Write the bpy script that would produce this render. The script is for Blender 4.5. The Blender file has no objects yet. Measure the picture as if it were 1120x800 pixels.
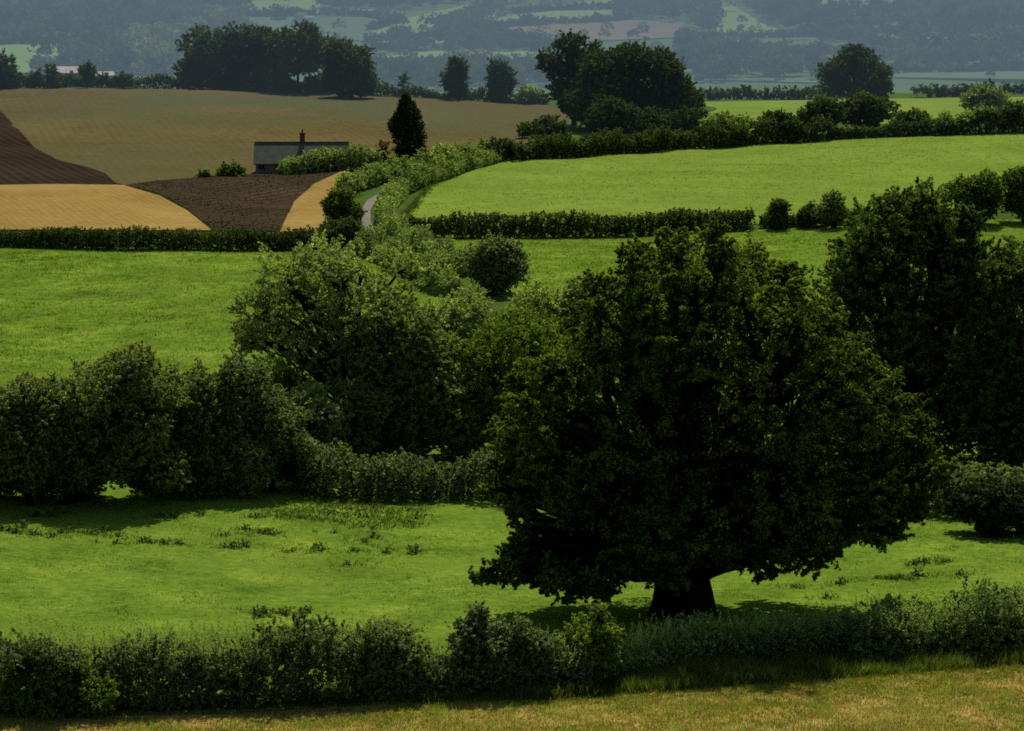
import bpy, math
import numpy as np
from mathutils import Vector
from mathutils.geometry import delaunay_2d_cdt
R = np.random.default_rng(11)
sc = bpy.context.scene
COL = sc.collection

# ------------------------------------------------------------------ camera
F = 3176.0; CZ = 26.0; PITCH = math.atan(400 / F)
cd = bpy.data.cameras.new('camera'); cam = bpy.data.objects.new('camera', cd); COL.objects.link(cam)
cam.location = (0, 0, CZ); cam.rotation_euler = (math.pi / 2 - PITCH, 0, 0)
cd.sensor_width = 36; cd.lens = 36 * F / 1120; cd.clip_start = 1; cd.clip_end = 12000
sc.camera = cam
FW = np.array([0, math.cos(PITCH), -math.sin(PITCH)]); UP = np.array([0, math.sin(PITCH), math.cos(PITCH)]); RT = np.array([1., 0, 0])

def at(px, py, Y):
    v = FW + RT * (px - 560) / F + UP * (400 - py) / F
    return np.array([0, 0, CZ]) + v * (Y / v[1])

# ------------------------------------------------------------------ terrain
def sst(a, b, x):
    t = np.clip((x - a) / (b - a), 0, 1); return t * t * (3 - 2 * t)
def H(x, y):
    x = np.asarray(x, float); y = np.asarray(y, float)
    yy = np.maximum(y, 1)
    u = x / np.maximum(y, 60)
    c = np.interp(u, [-.6, -.18, -.06, 0, .07, .18, .6], [9, 7.4, 6.6, 4.4, 4.8, 5.9, 7])
    z = c * sst(290, 640, y)
    fall = sst(640, 1050, y)
    z = z * (1 - fall) + (-42) * fall
    z = z + 18 * sst(1050, 1480, y) + np.maximum(y - 1480, 0) * .072 + np.maximum(y - 2300, 0) * .05
    w = sst(1350, 1700, y)
    z = z + w * (5 * np.sin(x / 130 + 1.3) * np.sin(y / 170) + 3 * np.sin(x / 61 + y / 90) + (-.012) * x)
    m = sst(100, 140, y) * (1 - sst(600, 700, y))
    z = z + m * (.35 * np.sin(x / 17 + y / 31) + .25 * np.sin(x / 9.3 - y / 14 + 2) + .12 * np.sin(x / 3.7 + y / 4.9))
    near = np.clip(1 - yy / 96, 0, 1)
    z = z + 24.0 * near ** 1.6
    return z
_d = np.concatenate([np.arange(92, 700, .5), np.geomspace(700, 6000, 2600)])
def G(px, py):
    v = FW + RT * (px - 560) / F + UP * (400 - py) / F
    k = _d / v[1]; X = v[0] * k; Z = CZ + v[2] * k
    h = H(X, _d); i = int(np.argmax(h >= Z))
    if h[i] < Z[i]: i = len(_d) - 1
    if i:
        a = Z[i-1] - h[i-1]; b = h[i] - Z[i]; t = a / (a + b + 1e-9); Y = _d[i-1] + (_d[i] - _d[i-1]) * t
    else: Y = _d[0]
    x = v[0] / v[1] * Y
    return np.array([x, Y, float(H(x, Y))])

# ------------------------------------------------------------------ materials
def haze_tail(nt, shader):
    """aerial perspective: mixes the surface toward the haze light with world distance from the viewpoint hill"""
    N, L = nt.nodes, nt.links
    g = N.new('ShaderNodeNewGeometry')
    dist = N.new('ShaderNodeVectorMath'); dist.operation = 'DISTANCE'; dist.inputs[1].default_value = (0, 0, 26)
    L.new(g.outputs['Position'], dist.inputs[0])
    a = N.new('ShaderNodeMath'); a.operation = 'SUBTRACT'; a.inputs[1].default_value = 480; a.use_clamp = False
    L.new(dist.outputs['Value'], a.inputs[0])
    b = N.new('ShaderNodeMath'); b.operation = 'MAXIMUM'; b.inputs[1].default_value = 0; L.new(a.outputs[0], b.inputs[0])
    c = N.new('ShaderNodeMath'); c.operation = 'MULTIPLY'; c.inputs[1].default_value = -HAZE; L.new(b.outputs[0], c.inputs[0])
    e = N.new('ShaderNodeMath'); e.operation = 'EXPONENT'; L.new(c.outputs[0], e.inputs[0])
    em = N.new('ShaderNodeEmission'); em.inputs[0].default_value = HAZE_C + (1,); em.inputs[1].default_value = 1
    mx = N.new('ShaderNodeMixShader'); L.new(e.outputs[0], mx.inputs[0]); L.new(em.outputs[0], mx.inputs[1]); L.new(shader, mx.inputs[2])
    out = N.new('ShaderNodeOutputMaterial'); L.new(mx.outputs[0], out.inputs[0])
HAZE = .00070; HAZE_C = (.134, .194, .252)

def new_mat(name):
    m = bpy.data.materials.new(name); m.use_nodes = True; m.node_tree.nodes.clear(); m.cycles.emission_sampling = 'NONE'
    return m, m.node_tree.nodes, m.node_tree.links
def noise(N, L, vec, scale, detail=4, rough=.6):
    n = N.new('ShaderNodeTexNoise'); n.inputs['Scale'].default_value = scale; n.inputs['Detail'].default_value = detail
    n.inputs['Roughness'].default_value = rough; L.new(vec, n.inputs['Vector']); return n.outputs['Fac']
def ramp(N, L, fac, stops):
    r = N.new('ShaderNodeValToRGB'); L.new(fac, r.inputs[0])
    while len(r.color_ramp.elements) < len(stops): r.color_ramp.elements.new(.5)
    for el, (p, c) in zip(r.color_ramp.elements, stops): el.position = p; el.color = tuple(c) + (1,)
    return r.outputs[0]
def mixc(N, L, f, a, b, mode='MIX'):
    m = N.new('ShaderNodeMix'); m.data_type = 'RGBA'; m.blend_type = mode
    for s, v in ((m.inputs[0], f), (m.inputs[6], a), (m.inputs[7], b)):
        if isinstance(v, (int, float)): s.default_value = v
        elif isinstance(v, tuple): s.default_value = v + (1,)
        else: L.new(v, s)
    return m.outputs[2]

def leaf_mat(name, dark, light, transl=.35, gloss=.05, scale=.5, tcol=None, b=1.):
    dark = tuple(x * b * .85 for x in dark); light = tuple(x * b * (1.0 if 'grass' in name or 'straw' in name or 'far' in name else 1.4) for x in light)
    m, N, L = new_mat(name)
    at_ = N.new('ShaderNodeAttribute'); at_.attribute_name = 'tint'
    tc = N.new('ShaderNodeNewGeometry')
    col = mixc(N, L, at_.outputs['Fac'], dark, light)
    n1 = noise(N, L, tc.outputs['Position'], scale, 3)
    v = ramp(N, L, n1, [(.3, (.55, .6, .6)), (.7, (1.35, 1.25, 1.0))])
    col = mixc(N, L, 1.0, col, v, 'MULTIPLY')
    d = N.new('ShaderNodeBsdfDiffuse'); L.new(col, d.inputs[0])
    t = N.new('ShaderNodeBsdfTranslucent')
    tl = mixc(N, L, 1.0, col, tcol or (1.5, 1.6, .5), 'MULTIPLY'); L.new(tl, t.inputs[0])
    mx = N.new('ShaderNodeMixShader'); mx.inputs[0].default_value = transl; L.new(d.outputs[0], mx.inputs[1]); L.new(t.outputs[0], mx.inputs[2])
    g = N.new('ShaderNodeBsdfGlossy'); g.inputs[0].default_value = (.45, .52, .38, 1); g.inputs['Roughness'].default_value = .55
    m2 = N.new('ShaderNodeMixShader'); m2.inputs[0].default_value = gloss * .6; L.new(mx.outputs[0], m2.inputs[1]); L.new(g.outputs[0], m2.inputs[2])
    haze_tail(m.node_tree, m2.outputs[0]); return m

def ground_mat(name, stops, scale=.25, fine=3., bump=.3, bscale=2.5, rough=.0, waves=None, patch=None, haze=True):
    m, N, L = new_mat(name)
    g = N.new('ShaderNodeNewGeometry'); pos = g.outputs['Position']
    n1 = noise(N, L, pos, scale, 5, .6); n2 = noise(N, L, pos, fine, 5, .75)
    mm = N.new('ShaderNodeMath'); mm.operation = 'MULTIPLY_ADD'; L.new(n1, mm.inputs[0]); mm.inputs[1].default_value = .5
    m3 = N.new('ShaderNodeMath'); m3.operation = 'MULTIPLY'; L.new(n2, m3.inputs[0]); m3.inputs[1].default_value = .5; L.new(m3.outputs[0], mm.inputs[2])
    fac = mm.outputs[0]
    if waves:
        mp = N.new('ShaderNodeMapping'); mp.inputs['Rotation'].default_value = (0, 0, waves[0]); L.new(pos, mp.inputs[0])
        w = N.new('ShaderNodeTexWave'); w.inputs['Scale'].default_value = waves[1]; w.inputs['Distortion'].default_value = waves[2]; w.inputs['Detail'].default_value = 3
        w.inputs['Detail Scale'].default_value = .4
        L.new(mp.outputs[0], w.inputs['Vector'])
        wm = N.new('ShaderNodeMath'); wm.operation = 'MULTIPLY_ADD'; L.new(w.outputs['Fac'], wm.inputs[0]); wm.inputs[1].default_value = waves[3]; L.new(fac, wm.inputs[2])
        w2 = N.new('ShaderNodeMath'); w2.operation = 'SUBTRACT'; L.new(wm.outputs[0], w2.inputs[0]); w2.inputs[1].default_value = waves[3] * .5
        fac = w2.outputs[0]
    col = ramp(N, L, fac, stops)
    if patch:
        n3 = noise(N, L, pos, patch[0], 4, .65)
        f3 = ramp(N, L, n3, [(patch[1], (0, 0, 0)), (patch[2], (1, 1, 1))])
        col = mixc(N, L, f3, col, patch[3])
    b = N.new('ShaderNodeBsdfDiffuse'); b.inputs['Roughness'].default_value = rough; L.new(col, b.inputs[0])
    nb = noise(N, L, pos, bscale, 6, .7)
    bp = N.new('ShaderNodeBump'); bp.inputs['Strength'].default_value = bump; bp.inputs['Distance'].default_value = .5; L.new(nb, bp.inputs['Height']); L.new(bp.outputs[0], b.inputs['Normal'])
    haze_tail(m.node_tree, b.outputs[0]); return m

def plain_mat(name, c1, c2, scale=3., rough=.8):
    m, N, L = new_mat(name)
    g = N.new('ShaderNodeNewGeometry')
    n = noise(N, L, g.outputs['Position'], scale, 5, .7)
    col = ramp(N, L, n, [(.3, c1), (.7, c2)])
    b = N.new('ShaderNodeBsdfPrincipled'); L.new(col, b.inputs['Base Color']); b.inputs['Roughness'].default_value = rough; b.inputs['Specular IOR Level'].default_value = .08
    bp = N.new('ShaderNodeBump'); bp.inputs['Strength'].default_value = .4; bp.inputs['Distance'].default_value = .05; L.new(n, bp.inputs['Height']); L.new(bp.outputs[0], b.inputs['Normal'])
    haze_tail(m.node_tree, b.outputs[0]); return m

GR = lambda k=1., y=1.: [(.35, (.055 * k, .085 * k, .012 * k)), (.46, (.105 * k, .172 * k, .018 * k)), (.54, (.140 * k, .218 * k, .023 * k)), (.62, (.22 * k, .27 * k, .034 * k))]
M = dict(
    pasture=ground_mat('pasture grass', GR(1.0), .22, 2.2, .6, 2.5, patch=(.07, .5, .75, (.13, .19, .022))),
    upper=ground_mat('upper pasture grass', GR(.87), .16, .9, .6, .8, patch=(.05, .5, .75, (.10, .15, .02))),
    bright=ground_mat('bright grass', [(.38, (.102, .158, .019)), (.5, (.132, .190, .025)), (.60, (.160, .220, .034))], .06, .9, .4, .5),
    rough=ground_mat('rough grass', [(.3, (.03, .055, .012)), (.55, (.06, .10, .018)), (.75, (.10, .14, .03))], .15, 2, .6, 2),
    stub_near=ground_mat('near stubble', [(.36, (.19, .22, .026)), (.5, (.38, .29, .06)), (.64, (.58, .43, .17))], .35, 5, .6, 6, patch=(.5, .40, .60, (.16, .20, .025))),
    stubble=ground_mat('pale stubble', [(.3, (.055, .047, .018)), (.5, (.088, .070, .027)), (.7, (.130, .098, .040))], .02, .5, .25, .3, waves=(-.21, .22, .25, .045), patch=(.012, .45, .65, (.070, .078, .034))),
    gold=ground_mat('golden straw', [(.3, (.15, .10, .026)), (.5, (.23, .15, .042)), (.7, (.31, .21, .068))], .04, .8, .3, .6, waves=(-.3, .35, 1.5, .06)),
    plough=ground_mat('ploughed soil', [(.3, (.024, .018, .010)), (.5, (.040, .029, .016)), (.75, (.072, .052, .028))], .08, 1.0, .7, .7, waves=(.5, .15, 2, .15)),
    plough2=ground_mat('dark ploughed soil', [(.3, (.018, .013, .008)), (.5, (.027, .020, .012)), (.75, (.042, .031, .019))], .05, .5, .5, .5, waves=(-.35, .2, .8, .2)),
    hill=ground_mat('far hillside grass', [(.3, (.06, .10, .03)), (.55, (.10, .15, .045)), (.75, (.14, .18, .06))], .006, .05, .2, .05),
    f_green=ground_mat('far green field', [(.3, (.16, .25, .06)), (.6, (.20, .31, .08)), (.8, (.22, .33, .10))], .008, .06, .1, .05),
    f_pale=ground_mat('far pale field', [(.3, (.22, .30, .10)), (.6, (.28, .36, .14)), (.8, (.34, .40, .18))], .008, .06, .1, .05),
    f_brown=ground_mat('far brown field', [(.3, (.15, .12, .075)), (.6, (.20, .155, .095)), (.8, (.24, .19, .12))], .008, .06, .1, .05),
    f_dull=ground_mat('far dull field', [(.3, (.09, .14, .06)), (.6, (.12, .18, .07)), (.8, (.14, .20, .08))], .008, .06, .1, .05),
    track=ground_mat('gravel', [(.3, (.09, .085, .06)), (.5, (.17, .155, .125)), (.75, (.24, .22, .185))], .3, 2.5, .4, 3),
    bark=plain_mat('bark', (.005, .004, .003), (.014, .011, .008), 3, 1.),
    stone=plain_mat('rubble stone wall', (.08, .072, .055), (.16, .145, .11), 2),
    slate=plain_mat('mossy slate roof', (.045, .050, .032), (.095, .098, .062), 1.2, .7),
    brick=plain_mat('weathered brick', (.06, .032, .025), (.10, .055, .042), 4),
    dark=plain_mat('dark window glass', (.01, .012, .014), (.02, .022, .025), 2, .2),
    wood=plain_mat('weathered wood', (.10, .08, .06), (.20, .17, .13), 3),
    wht=plain_mat('whitewashed wall', (.35, .34, .31), (.5, .49, .45), 1),
    tin=plain_mat('pale sheet roof', (.20, .18, .16), (.30, .27, .24), .5, .6),
    lime=leaf_mat('lit lime green leaf', (.06, .10, .010), (.17, .24, .026), .52, .03, .5),
    conifer=leaf_mat('conifer leaf', (.008, .015, .005), (.026, .042, .012), .2, .02, .3),
    oak=leaf_mat('oak leaf', (.006, .011, .002), (.115, .165, .018), .46, .03, .45),
    darktree=leaf_mat('dark leaf', (.012, .024, .006), (.12, .175, .036), .46, .02, .4),
    haw=leaf_mat('hawthorn leaf', (.030, .045, .010), (.110, .130, .030), .47, .07, .5, b=1.7),
    willow=leaf_mat('grey green leaf', (.065, .090, .026), (.175, .215, .066), .5, .07, .3, b=1.38),
    fresh=leaf_mat('fresh green leaf', (.055, .095, .010), (.125, .175, .022), .5, .03, .5, b=1.05),
    hedge=leaf_mat('hedge leaf', (.034, .050, .014), (.15, .195, .06), .45, .07, .6),
    bramble=leaf_mat('bramble leaf', (.05, .070, .026), (.15, .195, .065), .45, .08, .8),
    hedgefar=leaf_mat('distant hedge leaf', (.022, .038, .010), (.065, .095, .022), .40, .03, .15),
    lane=leaf_mat('sunlit hedge leaf', (.09, .125, .050), (.22, .29, .095), .48, .03, .15),
    fartree=leaf_mat('distant tree leaf', (.016, .030, .010), (.055, .085, .022), .38, .02, .08),
    rust=leaf_mat('reddish leaf', (.05, .03, .012), (.12, .07, .025), .3, .03, .3),
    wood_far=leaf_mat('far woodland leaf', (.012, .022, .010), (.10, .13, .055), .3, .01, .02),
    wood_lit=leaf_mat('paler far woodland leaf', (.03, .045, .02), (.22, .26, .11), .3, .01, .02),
    grass=leaf_mat('grass blade', (.080, .135, .014), (.165, .24, .026), .45, .02, .15),
    dry=leaf_mat('straw stalk', (.20, .16, .03), (.62, .40, .13), .3, .03, .4, (1.2, 1.1, .8)),
    dull_straw=leaf_mat('dull straw stalk', (.05, .045, .02), (.12, .10, .05), .3, .0, .05),
    verge=leaf_mat('long verge grass', (.05, .075, .022), (.135, .175, .05), .5, .03, .4),
    rank=leaf_mat('rank grass', (.035, .06, .012), (.09, .125, .03), .4, .02, .5),
    weed=leaf_mat('weed leaf', (.035, .055, .014), (.10, .135, .04), .4, .03, 1.),
)

# ------------------------------------------------------------------ meshes
def tag(o, label=None, cat=None, group=None, kind=None):
    if label: o['label'] = label
    if cat: o['category'] = cat
    if group: o['group'] = group
    if kind: o['kind'] = kind
    return o
def mk(name, V, Fq, mat, parent=None, loc=None, tint=None, smooth=False):
    """V (n,3), Fq (m,k) equal-sided faces, or list of faces"""
    me = bpy.data.meshes.new(name)
    V = np.asarray(V, np.float32)
    if loc is not None: V = V - np.asarray(loc, np.float32)
    if isinstance(Fq, np.ndarray):
        m_, k = Fq.shape
        me.vertices.add(len(V)); me.vertices.foreach_set('co', V.ravel())
        me.loops.add(m_ * k); me.loops.foreach_set('vertex_index', Fq.astype(np.int32).ravel())
        me.polygons.add(m_); me.polygons.foreach_set('loop_start', np.arange(0, m_ * k, k, dtype=np.int32))
        me.update(calc_edges=True)
    else:
        me.from_pydata([tuple(v) for v in V.tolist()], [], Fq)
    if tint is not None:
        a = me.attributes.new('tint', 'FLOAT', 'POINT'); a.data.foreach_set('value', np.asarray(tint, np.float32))
    if smooth: me.polygons.foreach_set('use_smooth', np.ones(len(me.polygons), bool))
    me.materials.append(M[mat] if isinstance(mat, str) else mat)
    o = bpy.data.objects.new(name, me); COL.objects.link(o)
    if parent is not None: o.parent = parent
    elif loc is not None: o.location = tuple(loc)
    return o
def empty(name, loc):
    o = bpy.data.objects.new(name, None); COL.objects.link(o); o.location = tuple(loc); o.empty_display_size = .5; return o

def nrm(v): return v / np.maximum(np.linalg.norm(v, axis=-1, keepdims=True), 1e-9)
def leaf_quads(P, Nn, s, aspect=1.5):
    """one creased leaf spray (irregular quad) per point"""
    n = len(P); Nn = nrm(Nn); t = nrm(np.cross(Nn, R.normal(size=(n, 3)))); b = np.cross(Nn, t)
    l = (s * R.uniform(.55, 1.25, n) * aspect / 2)[:, None]; w = (s * R.uniform(.45, 1.1, n) / 2)[:, None]
    k = (R.uniform(-.35, .35, (n, 1)))
    V = np.stack([P - t * l, P + b * w + t * l * k, P + t * l + Nn * l * .25, P - b * w - t * l * k * .6], 1)
    return V.reshape(-1, 3), np.arange(4 * n).reshape(-1, 4)
def clump_leaves(C, rc, out, per, s, up=.45):
    """leaf sprays around clump centres C with radii rc"""
    n = len(C); idx = np.repeat(np.arange(n), per); m = len(idx)
    d = nrm(R.normal(size=(m, 3))); rr = rc[idx][:, None] * (R.uniform(.15, 1.15, (m, 1)) ** .6)
    ax = nrm(out * .8 + R.normal(size=(n, 3)) * .6 + np.array([0, 0, .15])); tt = R.uniform(-.75, 1.35, (m, 1))
    P = C[idx] + d * rr * np.array([1, 1, .62]) * (.62 - .22 * np.abs(tt)) + ax[idx] * tt * rc[idx][:, None] * 1.05
    Nn = d * .55 + out[idx] * .35 + np.array([0, 0, up]) + R.normal(size=(m, 3)) * .55
    V, Fq = leaf_quads(P, Nn, s)
    ct = R.uniform(0, 1, n)
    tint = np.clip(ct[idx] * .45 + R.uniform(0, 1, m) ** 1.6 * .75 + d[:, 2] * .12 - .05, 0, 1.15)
    return V, Fq, np.repeat(tint, 4)
def crown(lumps, s, cov=.55, rcf=.24, ragged=.3, zmin=None):
    Cs, rs, outs = [], [], []
    for (c, r) in lumps:
        rc0 = max(rcf * r, s * 1.6)
        n = max(6, int(cov * 4 * math.pi * r * r / (rc0 * rc0) * .9))
        d = nrm(R.normal(size=(n, 3)))
        ph = R.uniform(0, 6.28, 3)
        nz = (np.sin(d[:, 0] * 5 + ph[0]) + np.sin(d[:, 1] * 5 + ph[1]) + np.sin(d[:, 2] * 6 + ph[2])) / 3
        rad = r * (.55 + .45 * R.uniform(0, 1, n) ** .5) * (1 + ragged * nz)
        Cs.append(c + d * rad[:, None] * np.array([1, 1, .92])); rs.append(rc0 * R.uniform(.6, 1.25, n)); outs.append(d)
    C = np.concatenate(Cs); rc = np.concatenate(rs); out = np.concatenate(outs)
    if zmin is not None:
        k = C[:, 2] > zmin; C, rc, out = C[k], rc[k], out[k]
    per = max(5, int(2.4 * np.mean(rc) ** 2 * 3.2 / (s * s)))
    return (C,) + clump_leaves(C, rc, out, per, s)

def tube(path, rad, k=6):
    path = np.asarray(path, float); rad = np.asarray(rad, float); n = len(path)
    T = nrm(np.gradient(path, axis=0)); ref = np.array([.13, .97, .2]); A = nrm(np.cross(T, ref)); B = np.cross(T, A)
    an = np.linspace(0, 2 * math.pi, k, endpoint=False)
    V = path[:, None] + (A[:, None] * np.cos(an)[None, :, None] + B[:, None] * np.sin(an)[None, :, None]) * rad[:, None, None]
    V = V.reshape(-1, 3); i = np.arange(n - 1)[:, None] * k; j = np.arange(k)[None]; j2 = (j + 1) % k
    Fq = np.stack([i + j, i + j2, i + k + j2, i + k + j], -1).reshape(-1, 4)
    return V, Fq
def join(parts):
    Vs, Fs, o = [], [], 0
    for V, Fq in parts: Vs.append(V); Fs.append(Fq + o); o += len(V)
    return np.concatenate(Vs), np.concatenate(Fs)
def limb(a, b, r0, r1, sag=.12, n=7, k=6):
    a = np.asarray(a, float); b = np.asarray(b, float); L = np.linalg.norm(b - a)
    t = np.linspace(0, 1, n)[:, None]; mid = R.normal(size=3) * L * .07 + np.array([0, 0, L * sag])
    P = a + (b - a) * t + mid * 4 * t * (1 - t) + R.normal(size=(n, 3)) * L * .012 * (t * (1 - t) * 4)
    return P, tube(P, r0 + (r1 - r0) * t[:, 0] ** .8, k)

def tree(name, label, cat, base, lumps, mat, D=None, s=None, cov=.5, trunk_r=.35, group=None, depth=None, fork=.35, rcf=.19, copies=True, ragged=.3, limbs=True, lean=(0, 0), stems=1, clumpz=True, tmat='bark', squash=1.):
    """lumps: (px, py, r_px) of the crown seen against the photograph; the tree stands at the ground under base"""
    g = G(*base)
    if D is not None:
        x = (base[0] - 560) / F / (math.cos(PITCH)) * D; g = np.array([x, D, float(H(x, D))])
    D = g[1]; pm = F / D
    L = np.array(lumps, float); cx = (L[:, 0] - L[:, 2]).min() * .5 + (L[:, 0] + L[:, 2]).max() * .5; hw = (L[:, 0] + L[:, 2]).max() - cx
    cy = (L[:, 1] - L[:, 2]).min() * .5 + (L[:, 1] + L[:, 2]).max() * .5; hh = max((L[:, 1] + L[:, 2]).max() - cy, 1)
    dep = depth if depth is not None else hw / pm * .85
    W = []
    for px, py, r in L:
        c = at(px, py, D); r_ = r / pm
        k = math.sqrt(max(0, 1 - ((px - cx) / hw) ** 2 * .8 - ((py - cy) / hh) ** 2 * .6))
        if copies and k * dep > r_ * .7:
            for sgn in (-1, 1):
                o = sgn * k * dep * R.uniform(.4, .65)
                W.append((np.array([c[0] + R.normal() * r_ * .3, D + o, c[2] + R.normal() * r_ * .15 - abs(o) * .12]), r_ * R.uniform(.8, 1.)))
        W.append((c + np.array([0, R.normal() * r_ * .3, 0]), r_))
    s = s or D / 1500
    C, V, Fq, tint = crown(W, s, cov, rcf, ragged, zmin=g[2] + .15)
    root = empty(name, g); tag(root, label, cat, group)
    mk('crown', V, Fq, mat, root, loc=g, tint=tint)
    parts = []
    top = np.mean([w[0] for w in W], axis=0); hz = top[2] - g[2]
    for q in range(stems):
        off = np.array([R.uniform(-1, 1), R.uniform(-.5, .5), 0]) * (0 if stems == 1 else hw / pm * .45)
        b0 = g + off; b0[2] = float(H(b0[0], b0[1])) - .3
        f = b0 + np.array([(top[0] - b0[0]) * .35 + lean[0], (top[1] - b0[1]) * .3, hz * fork + .3])
        tr = trunk_r / math.sqrt(stems)
        t = np.linspace(0, 1, 8)[:, None]
        P = b0 + (f - b0) * t + np.array([1, .6, 0]) * R.normal() * .12 * np.sin(t * 3) * tr
        rad = tr * (1 + .75 * np.exp(-t[:, 0] * 7) - .2 * t[:, 0])
        parts.append(tube(P, rad, 12))
        if limbs:
            for (c, r) in W[q::stems]:
                Pl, tb = limb(f - np.array([0, 0, hz * .05]), c, tr * R.uniform(.35, .55), tr * .12 + .01, .10, 8, 6); parts.append(tb)
                near = C[np.argsort(((C - c) ** 2).sum(1))[:min(len(C), 30)]]
                if s < .45:
                    for cc in near[::3]: parts.append(limb(Pl[R.integers(4, 8)], cc, tr * .10 + .008, .008, .02, 4, 4)[1])
    V, Fq = join(parts)
    mk('trunk', V, Fq, tmat, root, loc=g, smooth=True)
    return root

def resample(pts, step):
    pts = np.asarray(pts, float); d = np.r_[0, np.cumsum(np.linalg.norm(np.diff(pts[:, :2], axis=0), axis=1))]
    n = max(2, int(d[-1] / step) + 1); q = np.linspace(0, d[-1], n)
    return np.stack([np.interp(q, d, pts[:, i]) for i in range(pts.shape[1])], 1), d[-1]
def hedge(name, label, px, h, w, mat, s=None, group=None, cat='hedge', cov=1., bump=.18, parent_stems=True, tuft=.25, densn=1.):
    """px: base line points (px, py[, height factor]); h, w in metres"""
    pts = np.array([list(G(p[0], p[1])) + [p[2] if len(p) > 2 else 1.] for p in px])
    mid = pts[len(pts) // 2]
    P, Ln = resample(pts, .5)
    s = s or mid[1] / (1900 if mid[1] < 1000 else 1300)
    rc0 = max(.10 * h, s * 1.4)
    per_m = (h * 1.6 + w) / (rc0 * rc0 * .9) * .55 * cov * 2.0
    n = int(Ln * per_m) + 8
    t = R.uniform(0, 1, n); q = t * (len(P) - 1); i = np.clip(q.astype(int), 0, len(P) - 2); f = (q - i)[:, None]
    B = P[i] * (1 - f) + P[i + 1] * f
    T = nrm(P[i + 1, :2] - P[i, :2]); Nn = np.stack([-T[:, 1], T[:, 0]], 1)
    hs = B[:, 3] * h * (1 + bump * (np.sin(B[:, 0] / (h * .9) + B[:, 1] / h) + .7 * np.sin(B[:, 0] / (h * .37) + 1 + B[:, 1] / (h * .5))) * .6)
    a = R.uniform(0, math.pi, n); rr = .55 + .45 * R.uniform(0, 1, n) ** .5
    ca = np.sign(np.cos(a)) * np.abs(np.cos(a)) ** .6; sa = np.abs(np.sin(a)) ** .7
    C = np.stack([B[:, 0] + Nn[:, 0] * ca * rr * w / 2, B[:, 1] + Nn[:, 1] * ca * rr * w / 2, np.zeros(n)], 1)
    # keep the skirts leafy down to the ground
    zz = np.where(R.uniform(0, 1, n) < .45, sa * rr, R.uniform(0.02, 1, n))
    C[:, 2] = H(C[:, 0], C[:, 1]) + rc0 * .4 + zz * (hs - rc0 * .6)
    low = R.uniform(0, 1, n) < .3; cz = R.uniform(-1, 1, low.sum()) * w * .38
    C[low, 0] = B[low, 0] + Nn[low, 0] * cz; C[low, 1] = B[low, 1] + Nn[low, 1] * cz; C[low, 2] = H(C[low, 0], C[low, 1]) + R.uniform(.02, .8, low.sum()) * hs[low]
    out = np.stack([Nn[:, 0] * ca, Nn[:, 1] * ca, sa], 1)
    rc = rc0 * R.uniform(.6, 1.2, n)
    k = (zz > .85) & (R.uniform(0, 1, n) < tuft); C[k, 2] += rc0 * R.uniform(.2, 1.2, k.sum()); rc[k] *= .6
    per = max(5, int(2.4 * np.mean(rc) ** 2 * 3.2 / (s * s) * densn))
    V, Fq, tint = clump_leaves(C, rc, out, per, s)
    if mid[1] < 130:
        ns = int(Ln * 55); i = R.integers(0, len(P) - 1, ns); b = P[i]
        sx = b[:, 0] + R.normal(size=ns) * w * .22; sy = b[:, 1] + R.normal(size=ns) * w * .22
        z0 = H(sx, sy) + b[:, 3] * h * R.uniform(.6, .95, ns); hh = R.uniform(.2, 1.1, ns) * np.where(R.uniform(0, 1, ns) < .12, 1.6, 1) * (h / 2.5)
        m_ = 20; t_ = np.tile(np.linspace(.05, 1, m_), ns); k_ = np.repeat(np.arange(ns), m_)
        dx, dy = (R.normal(size=(2, ns)) * .22)
        PP = np.column_stack([sx[k_] + dx[k_] * t_ * hh[k_] + R.normal(size=ns * m_) * .05 * (1.2 - t_), sy[k_] + dy[k_] * t_ * hh[k_] + R.normal(size=ns * m_) * .05 * (1.2 - t_), z0[k_] + t_ * hh[k_]])
        V2, F2 = leaf_quads(PP, R.normal(size=PP.shape) + np.array([0, 0, .4]), s * .75)
        Fq = np.concatenate([Fq, F2 + len(V)]); V = np.concatenate([V, V2]); tint = np.r_[tint, np.repeat(R.uniform(.6, 1.35, len(PP)), 4)]
    loc = mid[:3]
    if parent_stems and mid[1] < 200:
        root = empty(name, loc); tag(root, label, cat, group)
        mk('foliage', V, Fq, mat, root, loc=loc, tint=tint)
        parts = []
        for j in range(int(Ln * 1.3)):
            b = P[R.integers(0, len(P))]; bx, by = b[0] + R.normal() * .2, b[1] + R.normal() * w * .15; bz = float(H(bx, by))
            parts.append(limb((bx, by, bz - .1), (bx + R.normal() * .4, by + R.normal() * .3, bz + b[3] * h * .9), .05, .015, .0, 6, 5)[1])
        a_, b_ = join(parts); mk('stem', a_, b_, 'bark', root, loc=loc)['kind'] = 'stuff'
        return root
    o = mk(name, V, Fq, mat, None, loc=loc, tint=tint); return tag(o, label, cat, group)

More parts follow.
